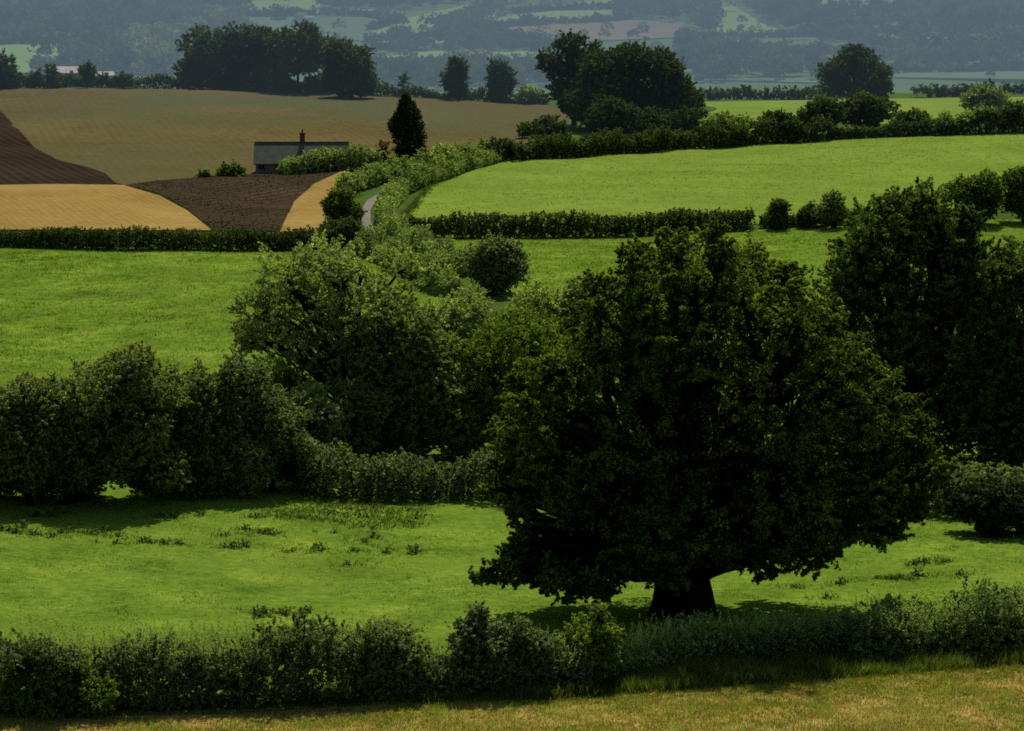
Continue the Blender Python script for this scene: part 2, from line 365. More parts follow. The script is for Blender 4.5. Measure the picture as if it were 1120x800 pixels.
def inside(P, poly):
    x, y = P[:, 0], P[:, 1]; r = np.zeros(len(P), bool); n = len(poly)
    for i in range(n):
        x1, y1 = poly[i][:2]; x2, y2 = poly[(i + 1) % n][:2]
        c = ((y1 > y) != (y2 > y)) & (x < (x2 - x1) * (y - y1) / (y2 - y1 + 1e-12) + x1); r ^= c
    return r
def wpoly(px, step=12):
    out = []
    n = len(px)
    for i in range(n):
        a = np.array(px[i], float); b = np.array(px[(i + 1) % n], float); k = max(1, int(np.linalg.norm(b - a) / step))
        for j in range(k): out.append(G(*(a + (b - a) * j / k)))
    return np.array(out)
def field(name, label, px, mat, lift, spacing=None, world=None):
    W = wpoly(px) if world is None else np.asarray(world, float)
    if mat.startswith('f_'): W = W[W[:, 1] > 1060]
    lo, hi = W[:, :2].min(0), W[:, :2].max(0); sp = spacing or max(2.2, math.sqrt(np.prod(hi - lo) / 2500))
    gx, gy = np.meshgrid(np.arange(lo[0], hi[0], sp), np.arange(lo[1], hi[1], sp)); g = np.stack([gx.ravel(), gy.ravel()], 1)
    g = g[inside(g, W)]
    pts = [Vector(p) for p in W[:, :2].tolist()] + [Vector(p) for p in g.tolist()]
    n = len(W)
    vo, eo, fo, *_ = delaunay_2d_cdt(pts, [], [list(range(n))], 1, 1e-4)
    vo = np.array([v[:] for v in vo]); z = H(vo[:, 0], vo[:, 1]) + lift
    o = mk(name, np.column_stack([vo, z]), [list(f) for f in fo], mat, smooth=True)
    tag(o, label, None, None, 'structure'); return o, W
def scatter(W, n):
    lo, hi = W[:, :2].min(0), W[:, :2].max(0); P = R.uniform(lo, hi, (n, 2)); return P[inside(P, W)]
def blades(P2, h, w, per, mat, name, label, spread=.12, lean=.35, lift=0.):
    n = len(P2); idx = np.repeat(np.arange(n), per); m = len(idx)
    xy = P2[idx] + R.normal(size=(m, 2)) * spread; z = H(xy[:, 0], xy[:, 1]) + lift
    b = np.column_stack([xy, z]); an = R.uniform(0, math.pi, m); d = np.column_stack([np.cos(an), np.sin(an), np.zeros(m)])
    hh = (h * R.uniform(.4, 1.2, n)[idx] * R.uniform(.6, 1.1, m))[:, None]; tip = b + np.array([0, 0, 1]) * hh + np.column_stack([R.normal(size=(m, 2)), np.zeros(m)]) * hh * lean
    midp = (b + tip) / 2 + np.array([0, 0, .08]) * hh
    ww = w * R.uniform(.6, 1.3, (m, 1))
    V = np.stack([b - d * ww / 2, b + d * ww / 2, midp + d * ww * .35, tip, midp - d * ww * .35], 1).reshape(-1, 3)
    tint = np.clip(R.uniform(0, 1, n)[idx] * .6 + R.uniform(0, 1, m) * .4, 0, 1)
    o = mk(name, V, np.arange(5 * m).reshape(-1, 5), mat, loc=b[0], tint=np.repeat(tint, 5)); return tag(o, label, name.replace('_', ' '), None, 'stuff')

# ------------------------------------------------------------------ ground sheet
ys = np.concatenate([np.arange(-120, 90, 10), np.arange(90, 700, 3.0), np.geomspace(700, 7000, 160)])
us = np.linspace(-.75, .75, 281)
YY, UU = np.meshgrid(ys, us, indexing='ij'); XX = UU * np.maximum(YY + 130, 130)
ZZ = H(XX, YY)
ni, nj = YY.shape; i = np.arange(ni - 1)[:, None] * nj; j = np.arange(nj - 1)[None]
FQ = np.stack([i + j, i + j + 1, i + nj + j + 1, i + nj + j], -1).reshape(-1, 4)
gm = mk('ground', np.column_stack([XX.ravel(), YY.ravel(), ZZ.ravel()]), FQ, 'rough', smooth=True)
tag(gm, 'rough grassland of the valley and the hills around the fields', None, None, 'structure')
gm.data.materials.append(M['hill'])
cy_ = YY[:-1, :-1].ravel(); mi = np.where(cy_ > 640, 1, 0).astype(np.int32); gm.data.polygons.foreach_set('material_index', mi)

# ------------------------------------------------------------------ fields
_, w_near = field('stubble_field', 'near stubble field, straw and green, at the foot of the front hedge', [(-260, 812), (-260, 788), (0, 784), (250, 781), (440, 769), (600, 764), (760, 748), (900, 738), (1120, 722), (1380, 700), (1380, 812)], 'stub_near', .06, 1.5)
_, w_verge = field('grass_verge', 'strip of long rough grass between front hedge and stubble', [(-260, 790), (0, 787), (250, 783), (440, 771), (600, 767), (760, 755), (900, 745), (1120, 728), (1380, 706), (1380, 676), (1120, 690), (900, 712), (760, 722), (600, 740), (400, 755), (0, 770), (-260, 775)], 'rough', .10, 1.5)
_, w_past = field('pasture', 'sunlit green pasture around the great oak', [(-260, 775), (0, 770), (400, 755), (600, 740), (760, 722), (1120, 690), (1380, 676), (1380, 520), (1120, 530), (560, 505), (300, 515), (0, 530), (-260, 535)], 'pasture', .05, 2)
_, w_upl = field('upper_pasture', 'smooth green pasture on the left above the hawthorn clump', [(-260, 275), (0, 270), (330, 275), (420, 285), (470, 300), (500, 330), (600, 400), (560, 495), (300, 505), (0, 520), (-260, 525)], 'upper', .05, 4)
_, w_upr = field('upper_pasture', 'narrow green pasture behind the oak crown below the long clipped hedge', [(455, 258), (830, 252), (1120, 240), (1380, 232), (1380, 500), (1120, 510), (620, 480), (580, 340), (500, 300)], 'upper', .06, 4)
_, w_br = field('meadow', 'brightest yellow green meadow sloping up on the right', [(445, 236), (470, 205), (520, 183), (548, 176), (700, 165), (905, 153), (1120, 145), (1380, 138), (1380, 226), (1120, 232), (830, 246), (640, 250), (450, 252)], 'bright', .07, 4)
_, w_st = field('stubble_field', 'large tawny stubble field with drill lines on the far slope', [(-260, 96), (0, 97), (300, 99), (420, 106), (600, 116), (640, 130), (560, 165), (450, 170), (360, 186), (270, 193), (140, 204), (100, 196), (-260, 203)], 'stubble', .12, 4)
_, w_p1 = field('ploughed_field', 'dark ploughed wedge at the left edge beside the tawny stubble', [(-260, 118), (0, 122), (20, 143), (38, 163), (62, 176), (95, 184), (115, 191), (128, 203), (-260, 206)], 'plough2', .18, 4)
_, w_g1 = field('straw_field', 'golden straw field below the dark plough on the left', [(-260, 206), (0, 204), (60, 203), (135, 204), (175, 216), (205, 232), (232, 254), (-260, 252)], 'gold', .20, 4)
_, w_p2 = field('ploughed_field', 'brown ploughed field with clods in front of the cottage', [(138, 204), (170, 199), (240, 194), (310, 190), (378, 187), (345, 202), (322, 222), (306, 254), (234, 254), (205, 230), (175, 213)], 'plough', .17, 4)
_, w_g2 = field('straw_field', 'small patch of golden straw beside the lane', [(378, 187), (395, 200), (388, 215), (372, 230), (362, 256), (306, 256), (320, 224), (343, 203)], 'gold', .21, 3)
field('meadow', 'thin strip of lit green meadow beyond the right hand shrubs', [(765, 112), (1060, 107), (1380, 104), (1380, 140), (1060, 138), (765, 132)], 'bright', .06, 6)

# lane
def ribbon(name, label, px, w, mat, lift):
    P, L_ = resample(np.array([G(*p) for p in px]), 1.5)
    T = nrm(np.gradient(P[:, :2], axis=0)); Nn = np.stack([-T[:, 1], T[:, 0]], 1)
    V = []
    for k in (-1, -.33, .33, 1):
        q = P[:, :2] + Nn * w / 2 * k; V.append(np.column_stack([q, H(q[:, 0], q[:, 1]) + lift]))
    V = np.stack(V, 1); n = len(P); V = V.reshape(-1, 3); i = np.arange(n - 1)[:, None] * 4; j = np.arange(3)[None]
    Fq = np.stack([i + j, i + j + 1, i + 5 + j, i + 4 + j], -1).reshape(-1, 4)
    return tag(mk(name, V, Fq, mat, smooth=True), label, None, None, 'structure')
ribbon('lane', 'pale gravel lane winding between the hedges', [(500, 318), (470, 301), (442, 285), (418, 270), (405, 256), (400, 243), (400, 232), (406, 221), (424, 207), (455, 193), (500, 178)], 1.15, 'track', .16)

# ------------------------------------------------------------------ far hillside
def far(name, label, px, mat, lift=.5): return field(name, label, px, mat, lift, 25)
far('far_field', 'far green field in front of the left woodland', [(-120, 52), (0, 50), (120, 49), (118, 56), (60, 66), (40, 80), (-120, 86)], 'f_green')
far('far_field', 'far green field above the left tree clump', [(268, 2), (350, 0), (350, 16), (268, 17)], 'f_green', .6)
far('far_field', 'far dull field below the white farmstead', [(270, 20), (400, 20), (430, 30), (400, 46), (270, 36)], 'f_dull', .6)
far('far_field', 'far green field sloping above the twin trees', [(405, 34), (440, 22), (520, 4), (560, 0), (545, 16), (520, 34), (480, 38), (400, 46)], 'f_green', .6)
far('far_field', 'far strip field under the wooded bank', [(400, 48), (500, 40), (505, 47), (402, 55)], 'f_green', .7)
far('far_field', 'far bright green strip field', [(404, 60), (520, 55), (600, 58), (600, 63), (410, 72)], 'f_green', .6)
far('far_field', 'far palest strip field like a thin band', [(420, 71), (500, 66), (600, 65), (600, 69), (430, 76)], 'f_pale', .9)
far('far_field', 'far green field above the brown one', [(520, 30), (560, 16), (640, 2), (680, 0), (678, 22), (600, 27), (525, 34)], 'f_green', .6)
far('far_field', 'far pinkish brown field behind the dome crowned tree', [(535, 30), (690, 23), (748, 26), (745, 42), (540, 51)], 'f_brown', .8)
far('far_field', 'far green field on the upper right slope', [(770, 2), (800, 6), (840, 30), (880, 38), (780, 38), (790, 22)], 'f_green', .6)
far('far_field', 'far dull meadow below the upper right slope', [(770, 44), (900, 42), (925, 58), (770, 54)], 'f_dull', .6)
far('far_field', 'far dull field at the top right', [(885, 0), (985, 0), (985, 14), (930, 18), (890, 8)], 'f_green', .6)
far('far_field', 'far flat valley field at the right', [(755, 88), (900, 92), (1000, 80), (1400, 78), (1400, 106), (755, 106)], 'f_dull', .6)

def wood(name, label, px, mat, size=11., dens=1., nleaf=70):
    W = wpoly(px, 20); lo, hi = W[:, :2].min(0), W[:, :2].max(0)
    n = int(np.prod(hi - lo) / (size * size * .62) * dens); n = min(n, 5200); P = scatter(W, n); P = P[P[:, 1] > 1080]
    m = len(P); sz = size * R.uniform(.45, 1.35, m); z = H(P[:, 0], P[:, 1])
    idx = np.repeat(np.arange(m), nleaf); d = nrm(R.normal(size=(len(idx), 3))); d[:, 2] = np.abs(d[:, 2]) * 1.0 - .25
    rr = (sz / 2)[idx][:, None] * (.75 + .3 * R.uniform(0, 1, (len(idx), 1)))
    C = np.column_stack([P, z + sz * .45])[idx] + d * rr * np.array([1, 1, 1.1])
    V, Fq = leaf_quads(C, d * .8 + R.normal(size=C.shape) * .45, size * .17, 1.3)
    tt = np.clip(R.uniform(0, 1, m)[idx] * .75 + R.uniform(0, .3, len(idx)), 0, 1)
    o = mk(name, V, Fq, mat, loc=C[0], tint=np.repeat(tt, 4)); return tag(o, label, 'woodland', None, 'stuff')
wood('far_woodland', 'blue hazed woodland covering the top left hillside', [(-150, -8), (262, -8), (268, 14), (205, 34), (150, 46), (0, 48), (-150, 50)], 'wood_far', 13)
wood('far_woodland', 'paler hazed wood between the left woodland and the tree clump', [(268, 16), (272, 80), (150, 92), (140, 60), (125, 50), (205, 34)], 'wood_lit', 12)
wood('far_copse', 'rounded dark copse behind the farm buildings', [(42, 66), (75, 56), (120, 55), (165, 68), (190, 88), (60, 90), (38, 80)], 'wood_far', 12)
wood('far_woodland', 'hazed wood along the skyline above the white farmstead', [(352, -8), (520, -8), (505, 4), (440, 14), (352, 12)], 'wood_far', 12)
wood('far_woodland', 'wooded bank between the far strip fields', [(402, 56), (500, 48), (520, 40), (620, 54), (620, 58), (405, 61)], 'wood_far', 10)
wood('far_copse', 'dark copse on the green field left of the brown field', [(470, 30), (510, 24), (535, 30), (535, 44), (500, 46), (470, 40)], 'wood_far', 11)
wood('far_woodland', 'belt of wood at the foot of the hill behind the twin trees', [(400, 80), (600, 76), (600, 100), (400, 100)], 'wood_far', 11)
wood('far_woodland', 'narrow wooded strip climbing beside the green field', [(500, 22), (560, -6), (590, -6), (550, 12), (520, 26)], 'wood_far', 10)
wood('far_woodland', 'hazed woodland behind the domed tree and to its right', [(680, -8), (765, -8), (790, 14), (780, 40), (745, 28), (690, 21)], 'wood_far', 12)
wood('far_woodland', 'lower wood on the valley side right of the domed tree', [(745, 44), (770, 58), (900, 66), (905, 88), (760, 92), (740, 70)], 'wood_far', 11)
wood('far_woodland', 'broad blue woodland filling the upper right hillside', [(835, -8), (880, -8), (895, 10), (940, 20), (990, 16), (992, -8), (1300, -8), (1300, 74), (1000, 78), (930, 70), (930, 58), (895, 42), (850, 32), (815, 4)], 'wood_far', 13)

wood('far_scrub', 'scattered small trees over the middle hillside fields', [(270, 0), (760, 0), (760, 60), (600, 76), (400, 80), (270, 60)], 'wood_far', 9, .02)
wood('far_scrub', 'scattered small trees over the right hillside fields', [(760, 0), (1000, 0), (1000, 20), (920, 40), (1100, 90), (760, 95)], 'wood_far', 9, .025)
# ------------------------------------------------------------------ distant trees and hedges on the hillside
FT = [(575, 26, 12, 'small round far tree alone at the left end of the upper green field'), (651, 24, 10, 'small round far tree above the middle of the brown field'),
      (664, 23, 7, 'smallest far tree just right of the round one above the brown field'), (432, 42, 14, 'left of two close far trees on the sloping green field'),
      (442, 41, 13, 'right of two close far trees on the sloping green field'), (306, 22, 14, 'bushy far tree beside the white farmstead'),
      (517, 54, 15, 'broad far tree on the strip field hedge'), (408, 56, 11, 'small far tree at the left end of the wooded bank'),
      (328, 17, 8, 'little far tree left of the long white farm roof')]
for px, py, hp, lab in FT:
    tree('far_tree', lab, 'tree', (px, py), [(px, py - hp * .55, hp * .42), (px - hp * .25, py - hp * .4, hp * .3), (px + hp * .27, py - hp * .42, hp * .3)], 'wood_far', s=1.3, cov=.6, trunk_r=.4, limbs=False, copies=False)
FH = [([(400, 46), (470, 42), (520, 35), (525, 34)], 'far hedge under the sloping green field'), ([(404, 73), (500, 70), (600, 69)], 'far hedge along the palest strip field'),
      ([(520, 33), (600, 27), (690, 22)], 'far hedge along the top of the brown field'), ([(540, 52), (600, 51)], 'far hedge along the bottom of the brown field'),
      ([(770, 42), (900, 40)], 'far hedge below the upper right green slope'), ([(765, 56), (925, 59)], 'far hedge between the dull meadow and the lower wood'),
      ([(975, 80), (1100, 77), (1250, 76)], 'far hedge along the top of the flat valley field'), ([(270, 18), (345, 17)], 'far hedge at the white farmstead'), ([(350, 16), (400, 18), (440, 24), (405, 34)], 'far hedge below the long white farm building'), ([(680, 0), (676, 12), (678, 22)], 'far hedge climbing right of the upper green field'), ([(560, 16), (600, 12), (678, 10)], 'far hedge across the middle of the upper green field'), ([(0, 49), (60, 48), (120, 48)], 'far hedge under the top left woodland')]
for p, lab in FH: hedge('far_hedge', lab, p, 4.0, 5, 'wood_far', s=1.5)

# ------------------------------------------------------------------ buildings
def box(c, sz):
    x, y, z = np.array(sz) / 2; c = np.array(c, float)
    V = np.array([(-x, -y, -z), (x, -y, -z), (x, y, -z), (-x, y, -z), (-x, -y, z), (x, -y, z), (x, y, z), (-x, y, z)]) + c
    return V, np.array([(0, 3, 2, 1), (4, 5, 6, 7), (0, 1, 5, 4), (1, 2, 6, 5), (2, 3, 7, 6), (3, 0, 4, 7)])
def house(name, label, cat, pos, rz, L_, W_, eave, ridge, wall, roof, windows=(), door=None, chimney=(), hip=0.):
    g = np.array(pos, float); root = empty(name, g); root.rotation_euler = (0, 0, rz); tag(root, label, cat)
    x, y = L_ / 2, W_ / 2
    V = [(-x, -y, -1), (x, -y, -1), (x, y, -1), (-x, y, -1), (-x, -y, eave), (x, -y, eave), (x, y, eave), (-x, y, eave), (-x + hip, 0, ridge - .12), (x - hip, 0, ridge - .12)]
    mk('wall', V, [(0, 1, 5, 4), (2, 3, 7, 6), (3, 0, 4, 8, 7), (1, 2, 6, 9, 5)], wall, root)
    o = .3; t = .16; dz = (ridge - eave) / y * o
    V = []
    for zz in (0, t):
        V += [(-x - o, -y - o, eave - dz + zz), (x + o, -y - o, eave - dz + zz), (x + o - hip, 0, ridge + zz), (-x - o + hip, 0, ridge + zz), (-x - o, y + o, eave - dz + zz), (x + o, y + o, eave - dz + zz)]
    Fc = [(0, 3, 2, 1), (3, 4, 5, 2), (6, 7, 8, 9), (9, 8, 11, 10), (0, 1, 7, 6), (1, 2, 8, 7), (2, 5, 11, 8), (5, 4, 10, 11), (4, 3, 9, 10), (3, 0, 6, 9)]
    rf = mk('roof', V, Fc, roof, root)
    a, b = box((0, 0, ridge + t - .02), (L_ + .5 - 2 * hip, .28, .09)); mk('ridge_tile', a, b, roof, root).parent = rf
    for (cx, w, h) in chimney:
        a, b = join([box((cx, 0, ridge + h / 2 - .4), (w, w * .8, h + .8)), box((cx, 0, ridge + h + .05), (w * 1.25, w, .14))])
        ch = mk('chimney', a, b, 'brick', root); ch.parent = rf
        a, b = tube([(cx, 0, ridge + h + .1), (cx, 0, ridge + h + .3), (cx, 0, ridge + h + .55)], [.14, .12, .13], 8); mk('chimney_pot', a, b, 'brick', rf)
    for (wx, wz, ww, wh) in windows:
        a, b = join([box((wx - ww / 2, -y - .03, wz), (.08, .1, wh)), box((wx + ww / 2, -y - .03, wz), (.08, .1, wh)), box((wx, -y - .03, wz + wh / 2), (ww + .08, .1, .08)), box((wx, -y - .03, wz - wh / 2), (ww + .2, .16, .1)), box((wx, -y - .03, wz), (.05, .08, wh - .1))])
        wn = mk('window', a, b, 'wood', root)
        a, b = box((wx, -y - .012, wz), (ww - .08, .02, wh - .08)); mk('pane', a, b, 'dark', wn)
    if door:
        a, b = box((door, -y - .03, 1.0), (.95, .08, 2.0)); dd = mk('door', a, b, 'wood', root)
        a, b = box((door + .33, -y - .1, 1.0), (.06, .06, .16)); mk('handle', a, b, 'dark', dd)
    return root
gc = G(328, 189); pmc = F / gc[1]
# long low cottage, its roof slope facing the viewer
yc = gc[1] + 2.5
x0, x1 = (277 - 560) / pmc, (381 - 560) / pmc
house('cottage', 'low stone cottage with mossy slate roof and red brick chimney behind the ploughed field', 'cottage', ((x0 + x1) / 2, yc, float(H((x0 + x1) / 2, yc - 2)) - .1), 0.03, x1 - x0 - .6, 5.2, 1.5, 4.15, 'stone', 'slate',
      windows=[(-5.6, .85, .9, .7), (-2.2, .85, .9, .7), (4.2, .85, .9, .7)], door=None, chimney=[(.1, .7, 1.3)])
def bpos(px, py, D): p = at(px, py, D); return p
D = 760; k = F / D
p = bpos(76, 84, D); house('barn', 'long low farm barn with pale roof beyond the ridge hedge at the left', 'barn', (p[0], D, p[2] - .3), .05, 42 / k, 9, 1.3, 2.9, 'wood', 'tin', door=1.)
mk_b = [(p[0], D)]
p = bpos(49, 86, D - 30); house('farmhouse', 'small whitewashed farmhouse gable at the left end of the pale barn', 'house', (p[0], D - 30, p[2] - .5), 1.3, 4.5, 3.4, 1.8, 3.2, 'wht', 'slate', windows=[(0, 1.3, .7, .8)])
p = bpos(112, 86, D - 20); house('shed', 'small pale shed at the right end of the barn beyond the ridge hedge', 'shed', (p[0], D - 20, p[2] - .4), .5, 5, 3.4, 1.2, 2.2, 'wht', 'tin', door=.5)
g = G(396, 17); house('farm_building', 'long white farm building tiny on the far hillside', 'barn', g, .05, 17, 7, 2.4, 4.2, 'wht', 'tin')
g = G(329, 22); house('farmhouse', 'tiny white farmhouse left of the long white building on the far hill', 'house', g, .6, 7, 6, 3.2, 5.2, 'wht', 'slate')
g = G(338, 23); house('shed', 'tiny pale shed beside the far white farmhouse', 'shed', g, .2, 6, 4, 2.2, 3.4, 'wht', 'tin')
g = G(541, 57); house('farmhouse', 'tiny far white house under the brown field', 'house', g, .3, 7, 6, 3, 5, 'wht', 'slate')
ribbon('track', 'pale track bending through the far right woodland', [(1015, 50), (1022, 57), (1045, 54), (1075, 52)], 9, 'track', 8.)

# ------------------------------------------------------------------ ridge trees and hedges
hedge('ridge_hedge', 'dark hedge along the ridge from the left edge to the tree clump', [(-200, 97), (0, 97), (120, 96), (300, 100), (425, 106)], 2.4, 2.5, 'fartree', bump=.3)
hedge('ridge_hedge', 'low ragged hedge along the ridge under the twin trees', [(425, 106), (500, 109), (600, 114)], 1.7, 2, 'fartree', bump=.6)
tree('broad_tree', 'broad dark domed tree at the left of the ridge clump', 'tree', (245, 99), [(215, 72, 18), (235, 50, 22), (262, 48, 22), (250, 72, 26), (285, 45, 18), (280, 72, 22), (208, 86, 10)], 'fartree', cov=.55, group='trees of the ridge clump')
tree('broad_tree', 'dark tree with open underside in the middle of the ridge clump', 'tree', (325, 101), [(310, 48, 18), (335, 44, 18), (355, 55, 16), (330, 62, 18), (305, 75, 14)], 'fartree', cov=.5, group='trees of the ridge clump', fork=.5)
tree('broad_tree', 'brownish dark tree at the right end of the ridge clump', 'tree', (385, 108), [(372, 58, 15), (390, 66, 17), (380, 84, 18), (398, 88, 14), (365, 85, 14)], 'fartree', cov=1.0, depth=7, group='trees of the ridge clump')
for a in [(346, 92, 11), (310, 92, 10)]: tree('ridge_bush', 'bush under the ridge clump near the ' + ('right' if a[0] > 330 else 'middle') + ' tree', 'bush', (a[0], 102), [(a[0], a[1], a[2]), (a[0] + 9, a[1] + 2, a[2] * .7)], 'fartree', limbs=False, trunk_r=.2)
tree('small_tree', 'left of the twin upright trees on the ridge', 'tree', (500, 109), [(500, 75, 11), (499, 90, 13), (503, 98, 10), (500, 68, 6)], 'fartree', trunk_r=.25)
tree('small_tree', 'right of the twin upright trees on the ridge', 'tree', (546, 112), [(545, 76, 11), (547, 90, 14), (545, 100, 11), (549, 82, 12)], 'fartree', trunk_r=.25)
tree('slim_tree', 'thin pole like young tree on the ridge left of the twin trees', 'tree', (442, 107), [(441, 84, 4), (442, 92, 5), (442, 100, 4)], 'fartree', trunk_r=.12, copies=False)
tree('ridge_bush', 'rounded ridge bush between twin trees and the great clump', 'bush', (577, 114), [(576, 102, 9), (585, 106, 8), (568, 107, 6)], 'lane', limbs=False, trunk_r=.2)
tree('broad_tree', 'dark tree cut by the left edge on the ridge', 'tree', (0, 97), [(2, 72, 13), (-14, 75, 16), (8, 84, 13), (-4, 88, 14)], 'fartree')
tree('small_tree', 'small ragged tree left of the barn on the ridge', 'tree', (38, 97), [(38, 84, 6), (34, 89, 6), (42, 90, 5)], 'fartree', limbs=False, trunk_r=.15)
tree('small_tree', 'small dark tree against the left end of the barn', 'tree', (57, 97), [(56, 77, 6), (58, 84, 6), (60, 90, 6)], 'fartree', limbs=False, trunk_r=.15)
tree('small_tree', 'small spreading tree against the right end of the barn', 'tree', (95, 97), [(94, 76, 7), (99, 79, 6), (95, 86, 5)], 'fartree', limbs=False, trunk_r=.15)
tree('ridge_bush', 'low bush on the ridge hedge right of the barn', 'bush', (133, 98), [(132, 88, 7), (140, 91, 5)], 'fartree', limbs=False, trunk_r=.1)
# great clump behind the meadow
tree('airy_tree', 'airy tree with gaps in its crown at the left of the domed tree', 'tree', (628, 138), [(618, 46, 13), (632, 50, 12), (600, 62, 8), (612, 68, 14), (638, 66, 14), (650, 52, 6), (622, 86, 20), (612, 100, 12), (592, 70, 4)], 'fartree', cov=.33, s=.42, rcf=.3, trunk_r=.4)
tree('domed_tree', 'big dark dome crowned tree behind the meadow hedge', 'tree', (690, 142), [(655, 75, 22), (690, 64, 22), (720, 72, 20), (672, 98, 30), (712, 98, 28), (742, 100, 17), (650, 112, 26), (755, 110, 12), (730, 120, 22), (628, 112, 15), (690, 122, 28), (740, 84, 10)], 'fartree', cov=.55, trunk_r=.7)
tree('bush', 'rounded bush at the foot of the domed tree', 'bush', (673, 148), [(668, 122, 17), (682, 128, 16), (655, 130, 14), (672, 136, 12)], 'fartree', limbs=False, trunk_r=.2)
tree('bush', 'brownish bush under the right side of the domed tree', 'bush', (715, 148), [(712, 130, 13), (730, 134, 12), (748, 132, 14), (765, 128, 10)], 'fartree', limbs=False, trunk_r=.2)
tree('bush', 'dark low bush at the left foot of the airy tree', 'bush', (590, 152), [(588, 140, 10), (575, 144, 8), (604, 138, 11), (614, 146, 8)], 'fartree', limbs=False, trunk_r=.2)
hedge('meadow_hedge', 'dark thick hedge along the top of the bright meadow', [(538, 174, .85), (560, 176, .9), (640, 171, .95), (740, 163, 1), (820, 158, 1.1), (905, 153, 1.2)], 3.2, 3.4, 'hedgefar', bump=.35)
hedge('meadow_hedge', 'lower greener hedge continuing right along the meadow top', [(905, 153, .75), (960, 151, .8), (1010, 149, .9), (1060, 147, 1.4), (1100, 146, 1.6), (1300, 141, 1.8)], 2.6, 3, 'hedgefar', bump=.35)
tree('broad_tree', 'lone dark round tree on the right skyline field', 'tree', (938, 118), [(925, 68, 14), (948, 66, 14), (936, 60, 12), (912, 78, 12), (962, 80, 13), (938, 84, 20), (915, 94, 14), (962, 98, 12), (940, 100, 16)], 'fartree', cov=.42, rcf=.28)
SH = [(('bush', 'broad rounded bush in front of the lone skyline tree'), [(945, 116, 16), (930, 122, 14), (962, 120, 13), (948, 130, 14)], (945, 146), 'hedgefar'),
      (('bush', 'grey green bush left of the broad one below the lone tree'), [(895, 118, 13), (908, 122, 14), (880, 128, 10), (900, 132, 12)], (900, 148), 'hedgefar'),
      (('bush', 'spiky topped pale bush near the right edge on the skyline'), [(1075, 104, 12), (1062, 110, 10), (1090, 108, 12), (1078, 114, 12)], (1075, 132), 'lane'),
      (('bush', 'low rounded bush below the spiky topped one'), [(1072, 126, 10), (1058, 130, 8), (1086, 128, 9)], (1070, 146), 'lane'),
      (('bush', 'small dark bush right of the broad rounded one'), [(1000, 128, 9), (988, 132, 9), (1012, 132, 7)], (1000, 148), 'hedgefar'),
      (('bush', 'small pale bush in the middle of the right hand shrub row'), [(1034, 132, 9), (1044, 136, 7), (1026, 137, 7)], (1036, 148), 'lane'),
      (('bush', 'dark bush at the right edge of the skyline hedge'), [(1110, 126, 12), (1130, 124, 14), (1098, 130, 9)], (1110, 145), 'hedgefar'),
      (('bush', 'pale humped bush on the meadow hedge right of the domed tree'), [(795, 134, 12), (780, 138, 10), (812, 138, 12)], (795, 158), 'lane'),
      (('bush', 'pale humped bush on the meadow hedge left of the grey green bush'), [(850, 132, 11), (838, 136, 10), (864, 136, 11)], (850, 156), 'hedgefar')]
for (nm, lab), lu, b, m_ in SH: tree(nm, lab, 'bush', b, lu, m_, limbs=False, trunk_r=.15, cov=.5)
hedge('ridge_hedge', 'low dark hedge beyond the lit strip on the right skyline', [(765, 110), (880, 109), (900, 109)], 2.2, 2, 'fartree', s=.6)
hedge('ridge_hedge', 'dark hedge line at the far right skyline', [(1000, 107), (1060, 105), (1250, 103)], 2.0, 2, 'fartree', s=.6)

# ------------------------------------------------------------------ middle distance: cottage surroundings and lane
tree('conifer', 'dense dark upright conical tree above the lane', 'tree', (447, 184), [(443, 112, 5), (445, 119, 9), (446, 130, 13), (446, 143, 17), (448, 155, 18), (450, 166, 15), (452, 175, 10), (438, 138, 10), (444, 106, 3)], 'conifer', cov=1., rcf=.25, ragged=.12, depth=1.5, trunk_r=.25, s=.22)
tree('shrub', 'thin rusty brown shrub beside the conical tree', 'shrub', (420, 182), [(420, 160, 5), (421, 168, 6), (422, 175, 6)], 'rust', trunk_r=.08, copies=False)
hedge('lane_hedge', 'lit green hedge in front of the cottage', [(308, 192, .5), (318, 191, .85), (335, 190, 1.), (360, 188, 1.), (412, 185, .95)], 3.2, 3, 'lane', bump=.2)
hedge('lane_hedge', 'bushy lit hedge climbing to the conical tree', [(376, 212, .8), (392, 207), (425, 197), (465, 188), (500, 177, .9), (545, 168, .7)], 2.1, 2.6, 'lane', bump=.6)
hedge('lane_hedge', 'grey green hedge on the right side of the lane', [(545, 176, .8), (510, 186, .9), (470, 200), (438, 214), (424, 231), (420, 248), (433, 262), (458, 276), (490, 292), (515, 304)], 1.9, 2.0, 'lane', bump=.45)
hedge('lane_hedge', 'hedge descending left of the lane toward the willow', [(395, 275, .7), (406, 281), (424, 290), (446, 303), (470, 315), (495, 326)], 2.3, 1.9, 'lane', bump=.45)
hedge('lane_hedge', 'darker outer hedge at the foot of the bright meadow corner', [(446, 262, 1), (466, 272, 1), (488, 283, 1), (508, 292, .8)], 1.3, 1.2, 'hedgefar', bump=.3)
tree('bush', 'dark round bush left of the lane', 'bush', (372, 246), [(374, 218, 14), (368, 226, 13), (382, 230, 12), (374, 238, 10)], 'darktree', limbs=False, cov=.9, s=.2)
tree('bush', 'grey green bush below the dark round bush by the lane', 'bush', (368, 270), [(362, 252, 12), (378, 250, 12), (370, 260, 10), (390, 258, 10)], 'hedgefar', limbs=False, cov=.8, s=.2)
tree('bush', 'dark rounded bush left of the cottage', 'bush', (252, 194), [(252, 186, 8), (244, 189, 6), (260, 188, 6)], 'darktree', limbs=False, cov=.7)
tree('bush', 'smallest dark bush far left of the cottage', 'bush', (222, 195), [(221, 191, 4), (227, 192, 3)], 'darktree', limbs=False, cov=.7, trunk_r=.1)
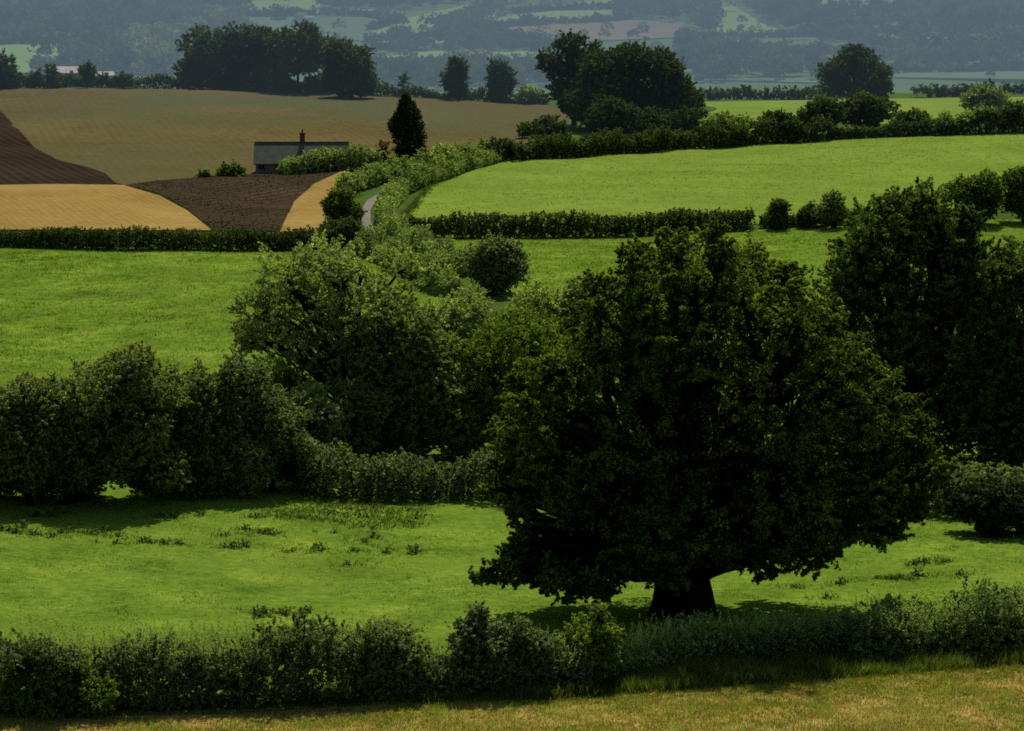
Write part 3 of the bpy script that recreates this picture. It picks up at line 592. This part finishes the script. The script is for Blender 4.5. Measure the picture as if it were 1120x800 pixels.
hedge('field_hedge', 'long straight dark hedge below the golden straw', [(-200, 268), (0, 271), (130, 274), (250, 275), (345, 272)], 2.1, 2.2, 'hedgefar', bump=.12)
hedge('field_hedge', 'long clipped dark hedge under the bright meadow', [(446, 261, .9), (520, 261), (620, 260, 1.08), (700, 259, .95), (780, 255), (823, 252, .9)], 2.6, 2.2, 'hedgefar', bump=.1)
hedge('field_hedge', 'short low hedge right of the clipped one', [(832, 250, .7), (880, 248, .8), (940, 246, .8), (990, 244, .8)], 1.9, 2, 'hedgefar', bump=.3)
tree('bush', 'small bush in the gap right of the clipped hedge', 'bush', (850, 252), [(851, 226, 9), (848, 238, 9), (856, 240, 8)], 'hedgefar', s=.18, cov=.7, limbs=False)
tree('bush', 'small rounded bush with paler twin at its right', 'bush', (882, 250), [(884, 232, 9), (893, 234, 9), (878, 238, 7)], 'hedgefar', s=.18, cov=.7, limbs=False)
tree('bush', 'paler bush on the short low hedge', 'bush', (912, 250), [(912, 220, 10), (906, 230, 11), (918, 234, 9)], 'hedge', s=.18, cov=.55, limbs=False)
tree('small_tree', 'squat dark tree behind the right hand big tree', 'tree', (1064, 246), [(1050, 208, 15), (1070, 205, 16), (1085, 212, 14), (1060, 224, 14), (1080, 226, 12)], 'darktree', s=.2, cov=.6, trunk_r=.3)
tree('small_tree', 'squat dark tree cut by the right edge below the meadow', 'tree', (1120, 244), [(1114, 200, 16), (1135, 198, 18), (1108, 220, 12), (1130, 224, 16)], 'darktree', s=.2, cov=.6, trunk_r=.3)
tree('round_tree', 'small round dark tree standing alone below the lane hedge', 'tree', (543, 322), [(540, 274, 17), (556, 280, 17), (528, 288, 17), (562, 294, 15), (543, 296, 20), (545, 308, 14), (527, 300, 10)], 'hedge', cov=.7, s=.17, rcf=.2, ragged=.4, trunk_r=.3)

# ------------------------------------------------------------------ trees of the middle hedge line
tree('willow', 'tall loose grey green tree leaning right in the middle left', 'tree', (418, 500), [(310, 300, 30), (350, 290, 34), (395, 295, 32), (290, 340, 32), (335, 335, 38), (385, 335, 34), (425, 335, 24), (275, 365, 18), (320, 375, 34), (370, 370, 30), (345, 405, 24), (405, 380, 28), (440, 350, 22)], 'willow', cov=.21, s=.12, rcf=.19, ragged=.5, trunk_r=.5, fork=.3)
tree('round_tree', 'dense round tree with dark foot left of the fresh green oak saplings', 'tree', (440, 505), [(415, 375, 32), (450, 365, 32), (475, 390, 26), (425, 415, 38), (465, 420, 34), (440, 455, 38), (405, 450, 26), (480, 450, 22), (440, 480, 26)], 'haw', cov=.5, s=.12, rcf=.17, ragged=.4, trunk_r=.4)
tree('young_oak', 'sunlit green tree just left of the great oak crown', 'tree', (560, 500), [(560, 365, 30), (530, 385, 30), (590, 370, 30), (555, 410, 36), (520, 430, 26), (600, 400, 26), (540, 455, 32), (575, 460, 30), (505, 465, 20), (612, 440, 34), (620, 485, 30), (590, 500, 26), (480, 430, 20)], 'fresh', cov=.36, s=.12, rcf=.19, ragged=.45, trunk_r=.35)
tree('young_oak', 'small fresh green tree nearest the bright bank', 'tree', (500, 510), [(500, 455, 20), (485, 475, 16), (515, 475, 20), (500, 490, 14)], 'fresh', cov=.5, s=.16, rcf=.3, trunk_r=.15)
tree('field_tree', 'dull green tree behind the round dense tree', 'tree', (505, 430), [(480, 350, 26), (512, 340, 26), (500, 370, 30), (470, 375, 20), (530, 360, 20)], 'willow', cov=.36, s=.15, rcf=.22, ragged=.45, trunk_r=.3)
tree('field_tree', 'dull green tree with rusty sprays behind the sunlit one', 'tree', (595, 420), [(585, 330, 20), (610, 335, 22), (570, 345, 18), (600, 360, 26), (560, 360, 18)], 'willow', cov=.36, s=.15, rcf=.22, ragged=.45, trunk_r=.3)
tree('field_tree', 'darker rounded tree at the left shoulder of the great oak', 'tree', (650, 420), [(640, 320, 18), (660, 330, 22), (630, 345, 20), (655, 365, 26), (675, 350, 20)], 'haw', cov=.6, s=.2, trunk_r=.3)
tree('shrub', 'bright leafed shrub at the foot of the leaning tree', 'shrub', (365, 510), [(365, 470, 18), (350, 485, 15), (382, 480, 18), (340, 470, 12), (370, 495, 14)], 'fresh', cov=.5, s=.16, trunk_r=.12)
tree('shrub', 'pale leafy shrub between the hawthorn clump and the leaning tree', 'shrub', (338, 522), [(335, 440, 20), (350, 455, 22), (330, 470, 22), (355, 480, 20), (340, 498, 18)], 'willow', cov=.45, s=.12, trunk_r=.12, stems=3)
tree('shrub', 'dull green shrub right under the crown of the leaning tree', 'shrub', (390, 515), [(385, 430, 18), (400, 445, 22), (380, 455, 22), (395, 475, 22), (385, 495, 16)], 'haw', cov=.45, s=.12, trunk_r=.12, stems=3)
tree('shrub', 'low bright shrub behind the gap of the hawthorn clump', 'shrub', (318, 500), [(310, 415, 16), (322, 425, 18), (300, 430, 16), (318, 445, 18)], 'fresh', cov=.45, s=.12, trunk_r=.12, stems=3)
tree('hawthorn', 'tallest dark hawthorn with brownish top in the left clump', 'tree', (95, 552), [(135, 405, 26), (105, 420, 28), (160, 420, 22), (80, 440, 26), (125, 450, 34), (95, 480, 34), (145, 485, 30), (165, 455, 24), (60, 470, 20), (150, 392, 16), (40, 520, 22), (75, 515, 20), (180, 505, 24), (100, 505, 24), (130, 505, 22), (60, 430, 18), (185, 430, 18)], 'haw', cov=.5, s=.12, rcf=.17, ragged=.45, trunk_r=.4, stems=2)
tree('hawthorn', 'hawthorn at the left edge reaching past the frame', 'tree', (15, 556), [(35, 430, 20), (10, 450, 28), (-25, 450, 30), (20, 480, 30), (-10, 500, 34), (40, 500, 24), (55, 460, 22), (50, 480, 24), (-50, 480, 28)], 'haw', cov=.5, s=.12, rcf=.17, ragged=.45, trunk_r=.3, stems=2)
tree('hawthorn', 'brownish hawthorn between the two tallest of the left clump', 'tree', (210, 540), [(195, 430, 22), (215, 420, 20), (205, 455, 28), (185, 485, 26), (225, 480, 26), (235, 445, 20), (175, 440, 20), (200, 505, 26)], 'haw', cov=.5, s=.12, rcf=.17, ragged=.45, trunk_r=.25, stems=2)
tree('hawthorn', 'greener hawthorn with rusty topmost sprays in the left clump', 'tree', (275, 538), [(255, 405, 16), (275, 415, 20), (245, 425, 20), (295, 440, 22), (265, 450, 30), (310, 460, 22), (250, 480, 28), (290, 480, 30), (320, 485, 18), (270, 505, 26)], 'hedge', cov=.42, s=.12, rcf=.17, ragged=.45, trunk_r=.3, stems=2)
tree('hawthorn', 'low dark bush at the right foot of the left clump', 'bush', (325, 535), [(320, 490, 20), (335, 500, 16), (305, 505, 20), (325, 512, 14)], 'haw', cov=.6, s=.16, trunk_r=.15)
for n_, (bx, m_, lab) in enumerate([(45, 'haw', 'low leafy bush under the hawthorns near the left edge'), (175, 'haw', 'low dark bush under the tallest hawthorn'), (215, 'darktree', 'low dark bush filling the gap under the brownish hawthorn'), (260, 'haw', 'low dark bush under the greener hawthorn'), (0, 'darktree', 'low dark bush cut by the left edge under the hawthorns'), (78, 'haw', 'low bush beside the stems of the tallest hawthorn')]):
    tree('bush', lab, 'bush', (bx, 545), [(bx - 14, 508, 20), (bx + 12, 505, 22), (bx, 524, 18), (bx, 490, 18), (bx + 20, 524, 14), (bx - 20, 524, 14)], m_, cov=.6, s=.16, trunk_r=.12, limbs=False)
hedge('bank_hedge', 'grassy bramble bank below the round tree', [(335, 540, .9), (380, 545, 1.), (440, 545, 1.1), (500, 543, 1.1), (560, 545, 1.1)], 2.2, 3., 'hedge', bump=.3, s=.11)
hedge('bank_hedge', 'bramble hedge behind the great oak trunk', [(560, 545), (650, 545), (760, 548), (860, 551)], 2.2, 2.6, 'haw', bump=.3, s=.18)
hedge('bank_hedge', 'sunlit hedge right of the great oak', [(860, 552, .8), (955, 556, 1), (1000, 558, 1.1), (1060, 563, 1.), (1120, 569, 1.), (1300, 585, 1)], 2.6, 3.2, 'hedge', bump=.2, s=.17)
tree('bush', 'dark humped bush at the right edge behind the pasture', 'bush', (1080, 584), [(1080, 545, 18), (1055, 556, 16), (1105, 552, 20), (1085, 565, 16), (1135, 556, 20)], 'conifer', cov=.8, s=.17, trunk_r=.2)
# the big trees on the right
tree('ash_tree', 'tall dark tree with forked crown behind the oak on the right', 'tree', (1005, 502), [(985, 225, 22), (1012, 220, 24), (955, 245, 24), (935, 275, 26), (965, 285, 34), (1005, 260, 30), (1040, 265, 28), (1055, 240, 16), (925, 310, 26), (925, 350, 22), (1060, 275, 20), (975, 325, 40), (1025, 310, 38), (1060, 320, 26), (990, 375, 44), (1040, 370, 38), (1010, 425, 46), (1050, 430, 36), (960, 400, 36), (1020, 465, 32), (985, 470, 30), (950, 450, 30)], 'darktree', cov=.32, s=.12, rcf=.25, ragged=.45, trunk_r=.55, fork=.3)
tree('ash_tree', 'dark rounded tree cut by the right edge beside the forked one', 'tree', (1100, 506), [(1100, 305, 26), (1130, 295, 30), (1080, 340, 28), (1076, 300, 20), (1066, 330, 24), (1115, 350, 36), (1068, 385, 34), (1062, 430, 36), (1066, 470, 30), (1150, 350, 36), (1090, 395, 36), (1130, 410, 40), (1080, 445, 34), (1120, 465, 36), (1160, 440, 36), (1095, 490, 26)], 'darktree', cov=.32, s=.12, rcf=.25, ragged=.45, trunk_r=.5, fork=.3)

# ------------------------------------------------------------------ the great oak
OAK = [(760, 292, 40), (715, 305, 36), (812, 296, 38), (675, 325, 28), (858, 335, 40), (668, 365, 36), (700, 380, 55), (765, 360, 62), (830, 385, 58), (898, 380, 38),
       (942, 425, 38), (975, 462, 28), (1002, 468, 12), (610, 400, 34), (590, 450, 38), (575, 500, 32), (640, 460, 58), (720, 465, 72), (800, 475, 72), (880, 465, 58), (935, 505, 44), (988, 520, 28), (1010, 505, 16),
       (570, 545, 22), (630, 525, 34), (690, 545, 52), (770, 555, 60), (850, 545, 50), (912, 560, 34), (958, 562, 24), (868, 586, 26), (838, 592, 22), (905, 572, 22), (975, 545, 20),
       (545, 624, 15), (575, 612, 20), (610, 608, 24), (650, 606, 26), (690, 592, 30), (735, 586, 30), (785, 590, 20), (568, 588, 9), (527, 630, 10), (556, 610, 14), (590, 622, 16), (625, 628, 15), (655, 628, 14), (640, 624, 13)]
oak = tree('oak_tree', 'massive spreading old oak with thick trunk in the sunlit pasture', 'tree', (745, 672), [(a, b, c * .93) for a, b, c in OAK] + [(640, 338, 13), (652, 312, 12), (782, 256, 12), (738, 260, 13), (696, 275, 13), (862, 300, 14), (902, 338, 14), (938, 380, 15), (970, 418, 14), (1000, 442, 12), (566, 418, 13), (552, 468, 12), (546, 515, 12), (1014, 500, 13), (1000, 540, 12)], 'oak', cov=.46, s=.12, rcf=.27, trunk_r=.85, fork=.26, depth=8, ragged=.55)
go = G(745, 672)
# root flare and burrs belong to the trunk
parts = []
for a in np.linspace(0, 2 * math.pi, 9, endpoint=False):
    b = go + np.array([math.cos(a) * 1.35, math.sin(a) * 1.3, -.35]); parts.append(limb(b, go + np.array([math.cos(a) * .55, math.sin(a) * .5, 2.6]), .36, .38, -.12, 8, 8)[1])
V, Fq = join(parts); mk('root_flare', V, Fq, 'bark', oak, loc=go, smooth=True)
Pl, tb = limb(at(925, 575, go[1] - 2), at(985, 592, go[1] - 4), .07, .03, -.1, 8, 6)
Pl2, tb2 = limb(Pl[4], Pl[4] + np.array([.9, 0, -.4]), .03, .01)
V, Fq = join([tb, tb2]); mk('dead_branch', V, Fq, 'bark', oak, loc=go)

# ------------------------------------------------------------------ front hedge: its separate bushes and lengths
hedge('front_hedge', 'dark hawthorn length of the front hedge at the left', [(-120, 777, .8), (0, 776, .85), (90, 775, 1.), (150, 774, 1.1), (260, 771, 1.), (360, 766, 1.), (440, 761, 1.05)], 2.5, 2.4, 'hedge', s=.075, cov=1.4, bump=.3, tuft=.6)
hedge('front_hedge', 'low silvery bramble stretch in the dip of the front hedge', [(435, 762, .8), (480, 760, .85), (520, 758, .95), (560, 756, .9), (640, 752, .8)], 1.9, 2.2, 'bramble', s=.075, cov=1.3, bump=.3, tuft=.6)
hedge('front_hedge', 'low even stretch of the front hedge beneath the oak trunk', [(640, 746, .9), (700, 731, .9), (760, 722, .95), (840, 718, .95), (930, 716, 1.05)], 1.45, 2.6, 'lane', s=.075, cov=1.3, bump=.25, tuft=.6)  # paler leaf colour, here and on the next length, offsets the oak's shade
hedge('front_hedge', 'tall weedy stretch of the front hedge at the right', [(925, 722, .9), (985, 720, 1.0), (1040, 717, .95), (1090, 714, 1.05), (1130, 711, 1.1), (1260, 702, 1.1)], 2.1, 2.8, 'lane', s=.075, cov=1.3, bump=.35, tuft=.8)
BS = [(('shrub', 'bright lit leafy shrub in front of the hedge at lower left'), (80, 782), [(40, 748, 22), (75, 735, 24), (110, 752, 22), (60, 765, 22), (95, 768, 18), (20, 760, 20)], 'lime', .10),
      (('shrub', 'dark rounded bush standing up from the hedge at the dip'), (425, 762), [(425, 700, 24), (440, 722, 24), (405, 722, 24), (428, 748, 24), (450, 742, 14)], 'haw', .10),
      (('shrub', 'tallest twiggy shrub of the front hedge, left of the oak'), (530, 758), [(520, 690, 22), (540, 700, 22), (515, 722, 24), (545, 730, 22), (500, 735, 18), (525, 672, 12)], 'bramble', .10),
      (('shrub', 'grey twiggy shrub right beside the tallest one in the front hedge'), (575, 757), [(572, 695, 18), (590, 708, 18), (570, 725, 20), (595, 735, 18)], 'hedge', .10),
      (('shrub', 'yellow green bush in the front hedge left of the trunk'), (645, 750), [(640, 698, 22), (662, 694, 16), (630, 722, 22), (655, 728, 22), (640, 748, 18)], 'lime', .10),
      (('shrub', 'pale green shrub poking above the hedge near the left edge'), (50, 786), [(50, 712, 16), (20, 720, 18), (75, 722, 14)], 'hedge', .10),
      (('shrub', 'thin dark sprig rising from the hedge below the oak'), (660, 750), [(655, 668, 7), (661, 682, 8), (665, 696, 8)], 'haw', .09),
      (('shrub', 'clump of tall dark weeds in the right part of the hedge'), (985, 711), [(975, 668, 16), (1000, 672, 16), (960, 685, 14), (1015, 685, 12)], 'hedge', .10),
      (('shrub', 'tall weedy shrub of the hedge at the right edge'), (1090, 707), [(1080, 662, 16), (1105, 660, 16), (1065, 672, 14), (1125, 662, 18)], 'hedge', .10)]
for (nm, lab), b, lu, m_, s_ in BS: tree(nm, lab, 'shrub', b, lu, m_, s=s_ * .85, cov=.5, rcf=.22, trunk_r=.1, fork=.2, ragged=.5, stems=3)

# ------------------------------------------------------------------ ground cover
def sc_area(W, dens, cap=90000):
    lo, hi = W[:, :2].min(0), W[:, :2].max(0); lo = np.maximum(lo, [-.2 * hi[1] - 4, 0]); hi = np.minimum(hi, [.2 * hi[1] + 4, 1e9])
    n = min(cap, int(np.prod(hi - lo) * dens)); P = R.uniform(lo, hi, (n, 2)); return P[inside(P, W)]
P = sc_area(w_past, 22); nz = np.sin(P[:, 0] / 1.7) * np.sin(P[:, 1] / 2.3) + R.normal(size=len(P)) * .5
blades(P[nz > -.2], .13, .035, 4, 'grass', 'grass', 'short grazed grass of the pasture round the oak', .12)
P = sc_area(w_near, 130); blades(P, .18, .03, 3, 'dry', 'stubble', 'cut straw stalks of the near stubble field', .08)
P = sc_area(w_near, 60); nz = np.sin(P[:, 0] / 2.1 + 1) * np.sin(P[:, 1] / 1.3) + R.normal(size=len(P)) * .4
blades(P[nz > -.1], .18, .03, 4, 'grass', 'grass', 'green regrowth between the near straw stalks', .1)
P = sc_area(w_verge, 75); P = P[P[:, 0] > -5 + R.normal(size=len(P)) * 2]; hv = .75 + .35 * np.sin(P[:, 0] * 1.3 + P[:, 1]) + .3 * np.sin(P[:, 0] * 2.9 + 2) * np.sin(P[:, 1] * 3.1)
blades(P[hv > .6], .6, .022, 11, 'verge', 'long_grass', 'tall seeding grass clumps along the foot of the front hedge', .16, .32)
blades(P[hv <= .85], .42, .022, 8, 'verge', 'long_grass', 'shorter rank grass between the tall clumps at the front hedge', .14, .45)
Wg = wpoly([(420, 772), (600, 760), (760, 744), (900, 734), (1120, 718), (1380, 690), (1380, 735), (1120, 745), (900, 757), (760, 768), (600, 776), (420, 780)])
P = sc_area(Wg, 70); dd = P[:, 1] - np.interp(P[:, 0], Wg[:, 0][np.argsort(Wg[:, 0])], Wg[:, 1][np.argsort(Wg[:, 0])])
P = P[dd > R.normal(size=len(P)) * 1.2 - .6]
blades(P, .22, .03, 5, 'grass', 'grass', 'lit short green grass between long verge grass and stubble', .1)
P = sc_area(w_upl, 4); blades(P, .22, .07, 4, 'grass', 'grass', 'grass tussocks of the upper left pasture', .25, .5)
P = sc_area(w_upr, 3); blades(P, .24, .09, 4, 'grass', 'grass', 'grass tussocks behind the oak crown', .25, .5)
P = sc_area(w_br, 1.2); blades(P, .20, .13, 3, 'grass', 'grass', 'even grass of the bright meadow', .3, .6)
P = sc_area(w_st, 1.2); blades(P, .20, .10, 3, 'dull_straw', 'stubble', 'stubble stalks of the tawny far field', .3, .4)
def margin(W, name, label, h=.35, per=7):
    E, L_ = resample(np.vstack([W, W[:1]]), .25); E = E[(np.abs(E[:, 0]) < .2 * E[:, 1] + 4)]
    P = E[:, :2]; P = P + R.normal(size=P.shape) * [.25, .4]
    blades(P, h, .11, per, 'rank', name, label, .3, .6)
margin(w_g1, 'grass_margin', 'ragged grass along the golden straw field', .22, 5); margin(w_p2, 'grass_margin', 'ragged grass along the ploughed field by the cottage', .25, 4)
margin(w_g2, 'grass_margin', 'ragged grass along the straw patch by the lane', .22, 5); margin(w_p1, 'stubble_margin', 'ragged edge of the dark ploughed wedge', .2, 4); margin(w_br, 'grass_margin', 'longer grass round the bright meadow', .45, 6)
# clods on the plough
P = np.concatenate([sc_area(w_p2, 1.6)]); n = len(P)
V0, F0 = box((0, 0, 0), (1, 1, 1)); V0 = nrm(V0)
Vc = V0[None] * (R.uniform(.04, .15, (n, 1, 1))) * R.uniform(.6, 1.2, (n, 8, 1)) + np.column_stack([P, H(P[:, 0], P[:, 1]) + .18])[:, None]
Fc = (F0[None] + np.arange(n)[:, None, None] * 8).reshape(-1, 4)
tag(mk('soil_clods', Vc.reshape(-1, 3), Fc, 'plough', loc=Vc[0, 0]), 'turned clods of the ploughed field by the cottage', 'clods', None, 'stuff')

# weed tussocks in the pasture: docks and thistles, individually placed
def tuft_mesh(kind):
    parts = []; n = 26 if kind == 'dock' else 40
    C = R.normal(size=(n, 3)) * np.array([.18, .14, .0]) + np.array([0, 0, 1]) * R.uniform(.03, .45, (n, 1)) ** 1.3; rc = R.uniform(.05, .11, n)
    V, Fq, t = clump_leaves(C, rc, nrm(C), 12, .085)
    me = bpy.data.meshes.new(kind); me.vertices.add(len(V)); me.vertices.foreach_set('co', V.astype(np.float32).ravel())
    me.loops.add(Fq.size); me.loops.foreach_set('vertex_index', Fq.astype(np.int32).ravel()); me.polygons.add(len(Fq)); me.polygons.foreach_set('loop_start', np.arange(0, Fq.size, 4, dtype=np.int32)); me.update(calc_edges=True)
    a = me.attributes.new('tint', 'FLOAT', 'POINT'); a.data.foreach_set('value', t.astype(np.float32)); me.materials.append(M['weed']); return me
TM = [tuft_mesh('dock') for _ in range(4)]
W1 = [(4, 578), (18, 580), (23, 574), (37, 582), (55, 585), (68, 580), (78, 578), (100, 581), (112, 579), (130, 584), (128, 592), (160, 590), (180, 592), (197, 592), (38, 562), (57, 561), (73, 559), (176, 562), (190, 563), (220, 561), (246, 583), (270, 576), (285, 580), (295, 581), (252, 596), (268, 595), (320, 600), (350, 598), (388, 600), (380, 615), (424, 602), (452, 602), (279, 563), (330, 564), (290, 668), (284, 672), (310, 669), (332, 668), (410, 585), (398, 590), (365, 580)]
W2 = [(1005, 627), (920, 636), (960, 630), (975, 631), (985, 630), (1050, 626), (1035, 612), (1010, 613), (1000, 615), (905, 652), (870, 640)]
for i, (x, y) in enumerate(W1 + W2):
    g = G(x, y + 4); o = bpy.data.objects.new('weed_tuft', TM[i % 4]); COL.objects.link(o); o.location = tuple(g); o.rotation_euler = (0, 0, R.uniform(0, 6.28)); k = R.uniform(.45, 1.05); o.scale = (k * 1.2, k, k * 1.0)
    tag(o, 'dark leafy weed tuft in the open pasture left of the oak' if i < len(W1) else 'dark leafy weed tuft in the pasture right of the oak', 'weed', 'weed tufts in the left pasture' if i < len(W1) else 'weed tufts in the right pasture')
P = np.concatenate([G(x, y + 4)[:2] + R.normal(size=(R.integers(6, 26), 2)) * [.8, .5] for x, y in W1 + W2])
blades(P, .24, .045, 6, 'rank', 'weeds', 'coarse dark grass around the weed tufts', .14, .7)
P = sc_area(w_past, 9); nz = np.sin(P[:, 0] / 1.3 + 2 * np.sin(P[:, 1] / 4)) * np.sin(P[:, 1] / 1.1 + np.sin(P[:, 0] / 3)) + R.normal(size=len(P)) * .25
blades(P[nz > .85], .15, .04, 5, 'rank', 'coarse_grass', 'darker coarse grass streaks in the pasture', .14, .6)
P = sc_area(w_upl, 4); nz = np.sin(P[:, 0] / 2.3 + 2 * np.sin(P[:, 1] / 7)) * np.sin(P[:, 1] / 3.1 + np.sin(P[:, 0] / 5)) + R.normal(size=len(P)) * .25
blades(P[nz > .85], .24, .07, 5, 'rank', 'coarse_grass', 'darker coarse grass streaks in the upper left pasture', .25, .6)
# rushes bank (pale rank growth) centre left
Wr = wpoly([(270, 566), (330, 546), (400, 546), (470, 556), (455, 578), (400, 582), (350, 572)])
P = sc_area(Wr, 6); blades(P, .26, .07, 9, 'rank', 'rank_grass', 'rank tussocky grass where the bank meets the pasture', .3, .8)

# ------------------------------------------------------------------ light
EL, AZ = math.radians(55), math.radians(8)
sd = Vector((math.sin(AZ) * math.cos(EL), math.cos(AZ) * math.cos(EL), math.sin(EL)))
sl = bpy.data.lights.new('sun', 'SUN'); sl.energy = 5.0; sl.angle = math.radians(.5); sl.color = (1, .95, .84)
so = bpy.data.objects.new('sun', sl); COL.objects.link(so); so.rotation_euler = sd.to_track_quat('Z', 'Y').to_euler(); so.location = (0, 0, 200)
w = bpy.data.worlds.new('World'); sc.world = w; w.use_nodes = True; nt = w.node_tree
bg = nt.nodes['Background']; sky = nt.nodes.new('ShaderNodeTexSky'); sky.sky_type = 'NISHITA'; sky.sun_disc = False; sky.sun_elevation = EL; sky.sun_rotation = AZ
nt.links.new(sky.outputs[0], bg.inputs[0]); bg.inputs[1].default_value = .10
sc.view_settings.view_transform = 'Standard'; sc.view_settings.look = 'None'; sc.view_settings.exposure = 0; sc.view_settings.gamma = 1
sc.cycles.max_bounces = 5; sc.cycles.diffuse_bounces = 2; sc.cycles.transmission_bounces = 3; sc.cycles.glossy_bounces = 1; sc.cycles.sample_clamp_indirect = 3
sc.cycles.use_denoising = False; sc.cycles.pixel_filter_type = 'BLACKMAN_HARRIS'; sc.cycles.filter_width = 1.7
print('TOTAL FACES', sum(len(m.polygons) for m in bpy.data.meshes))
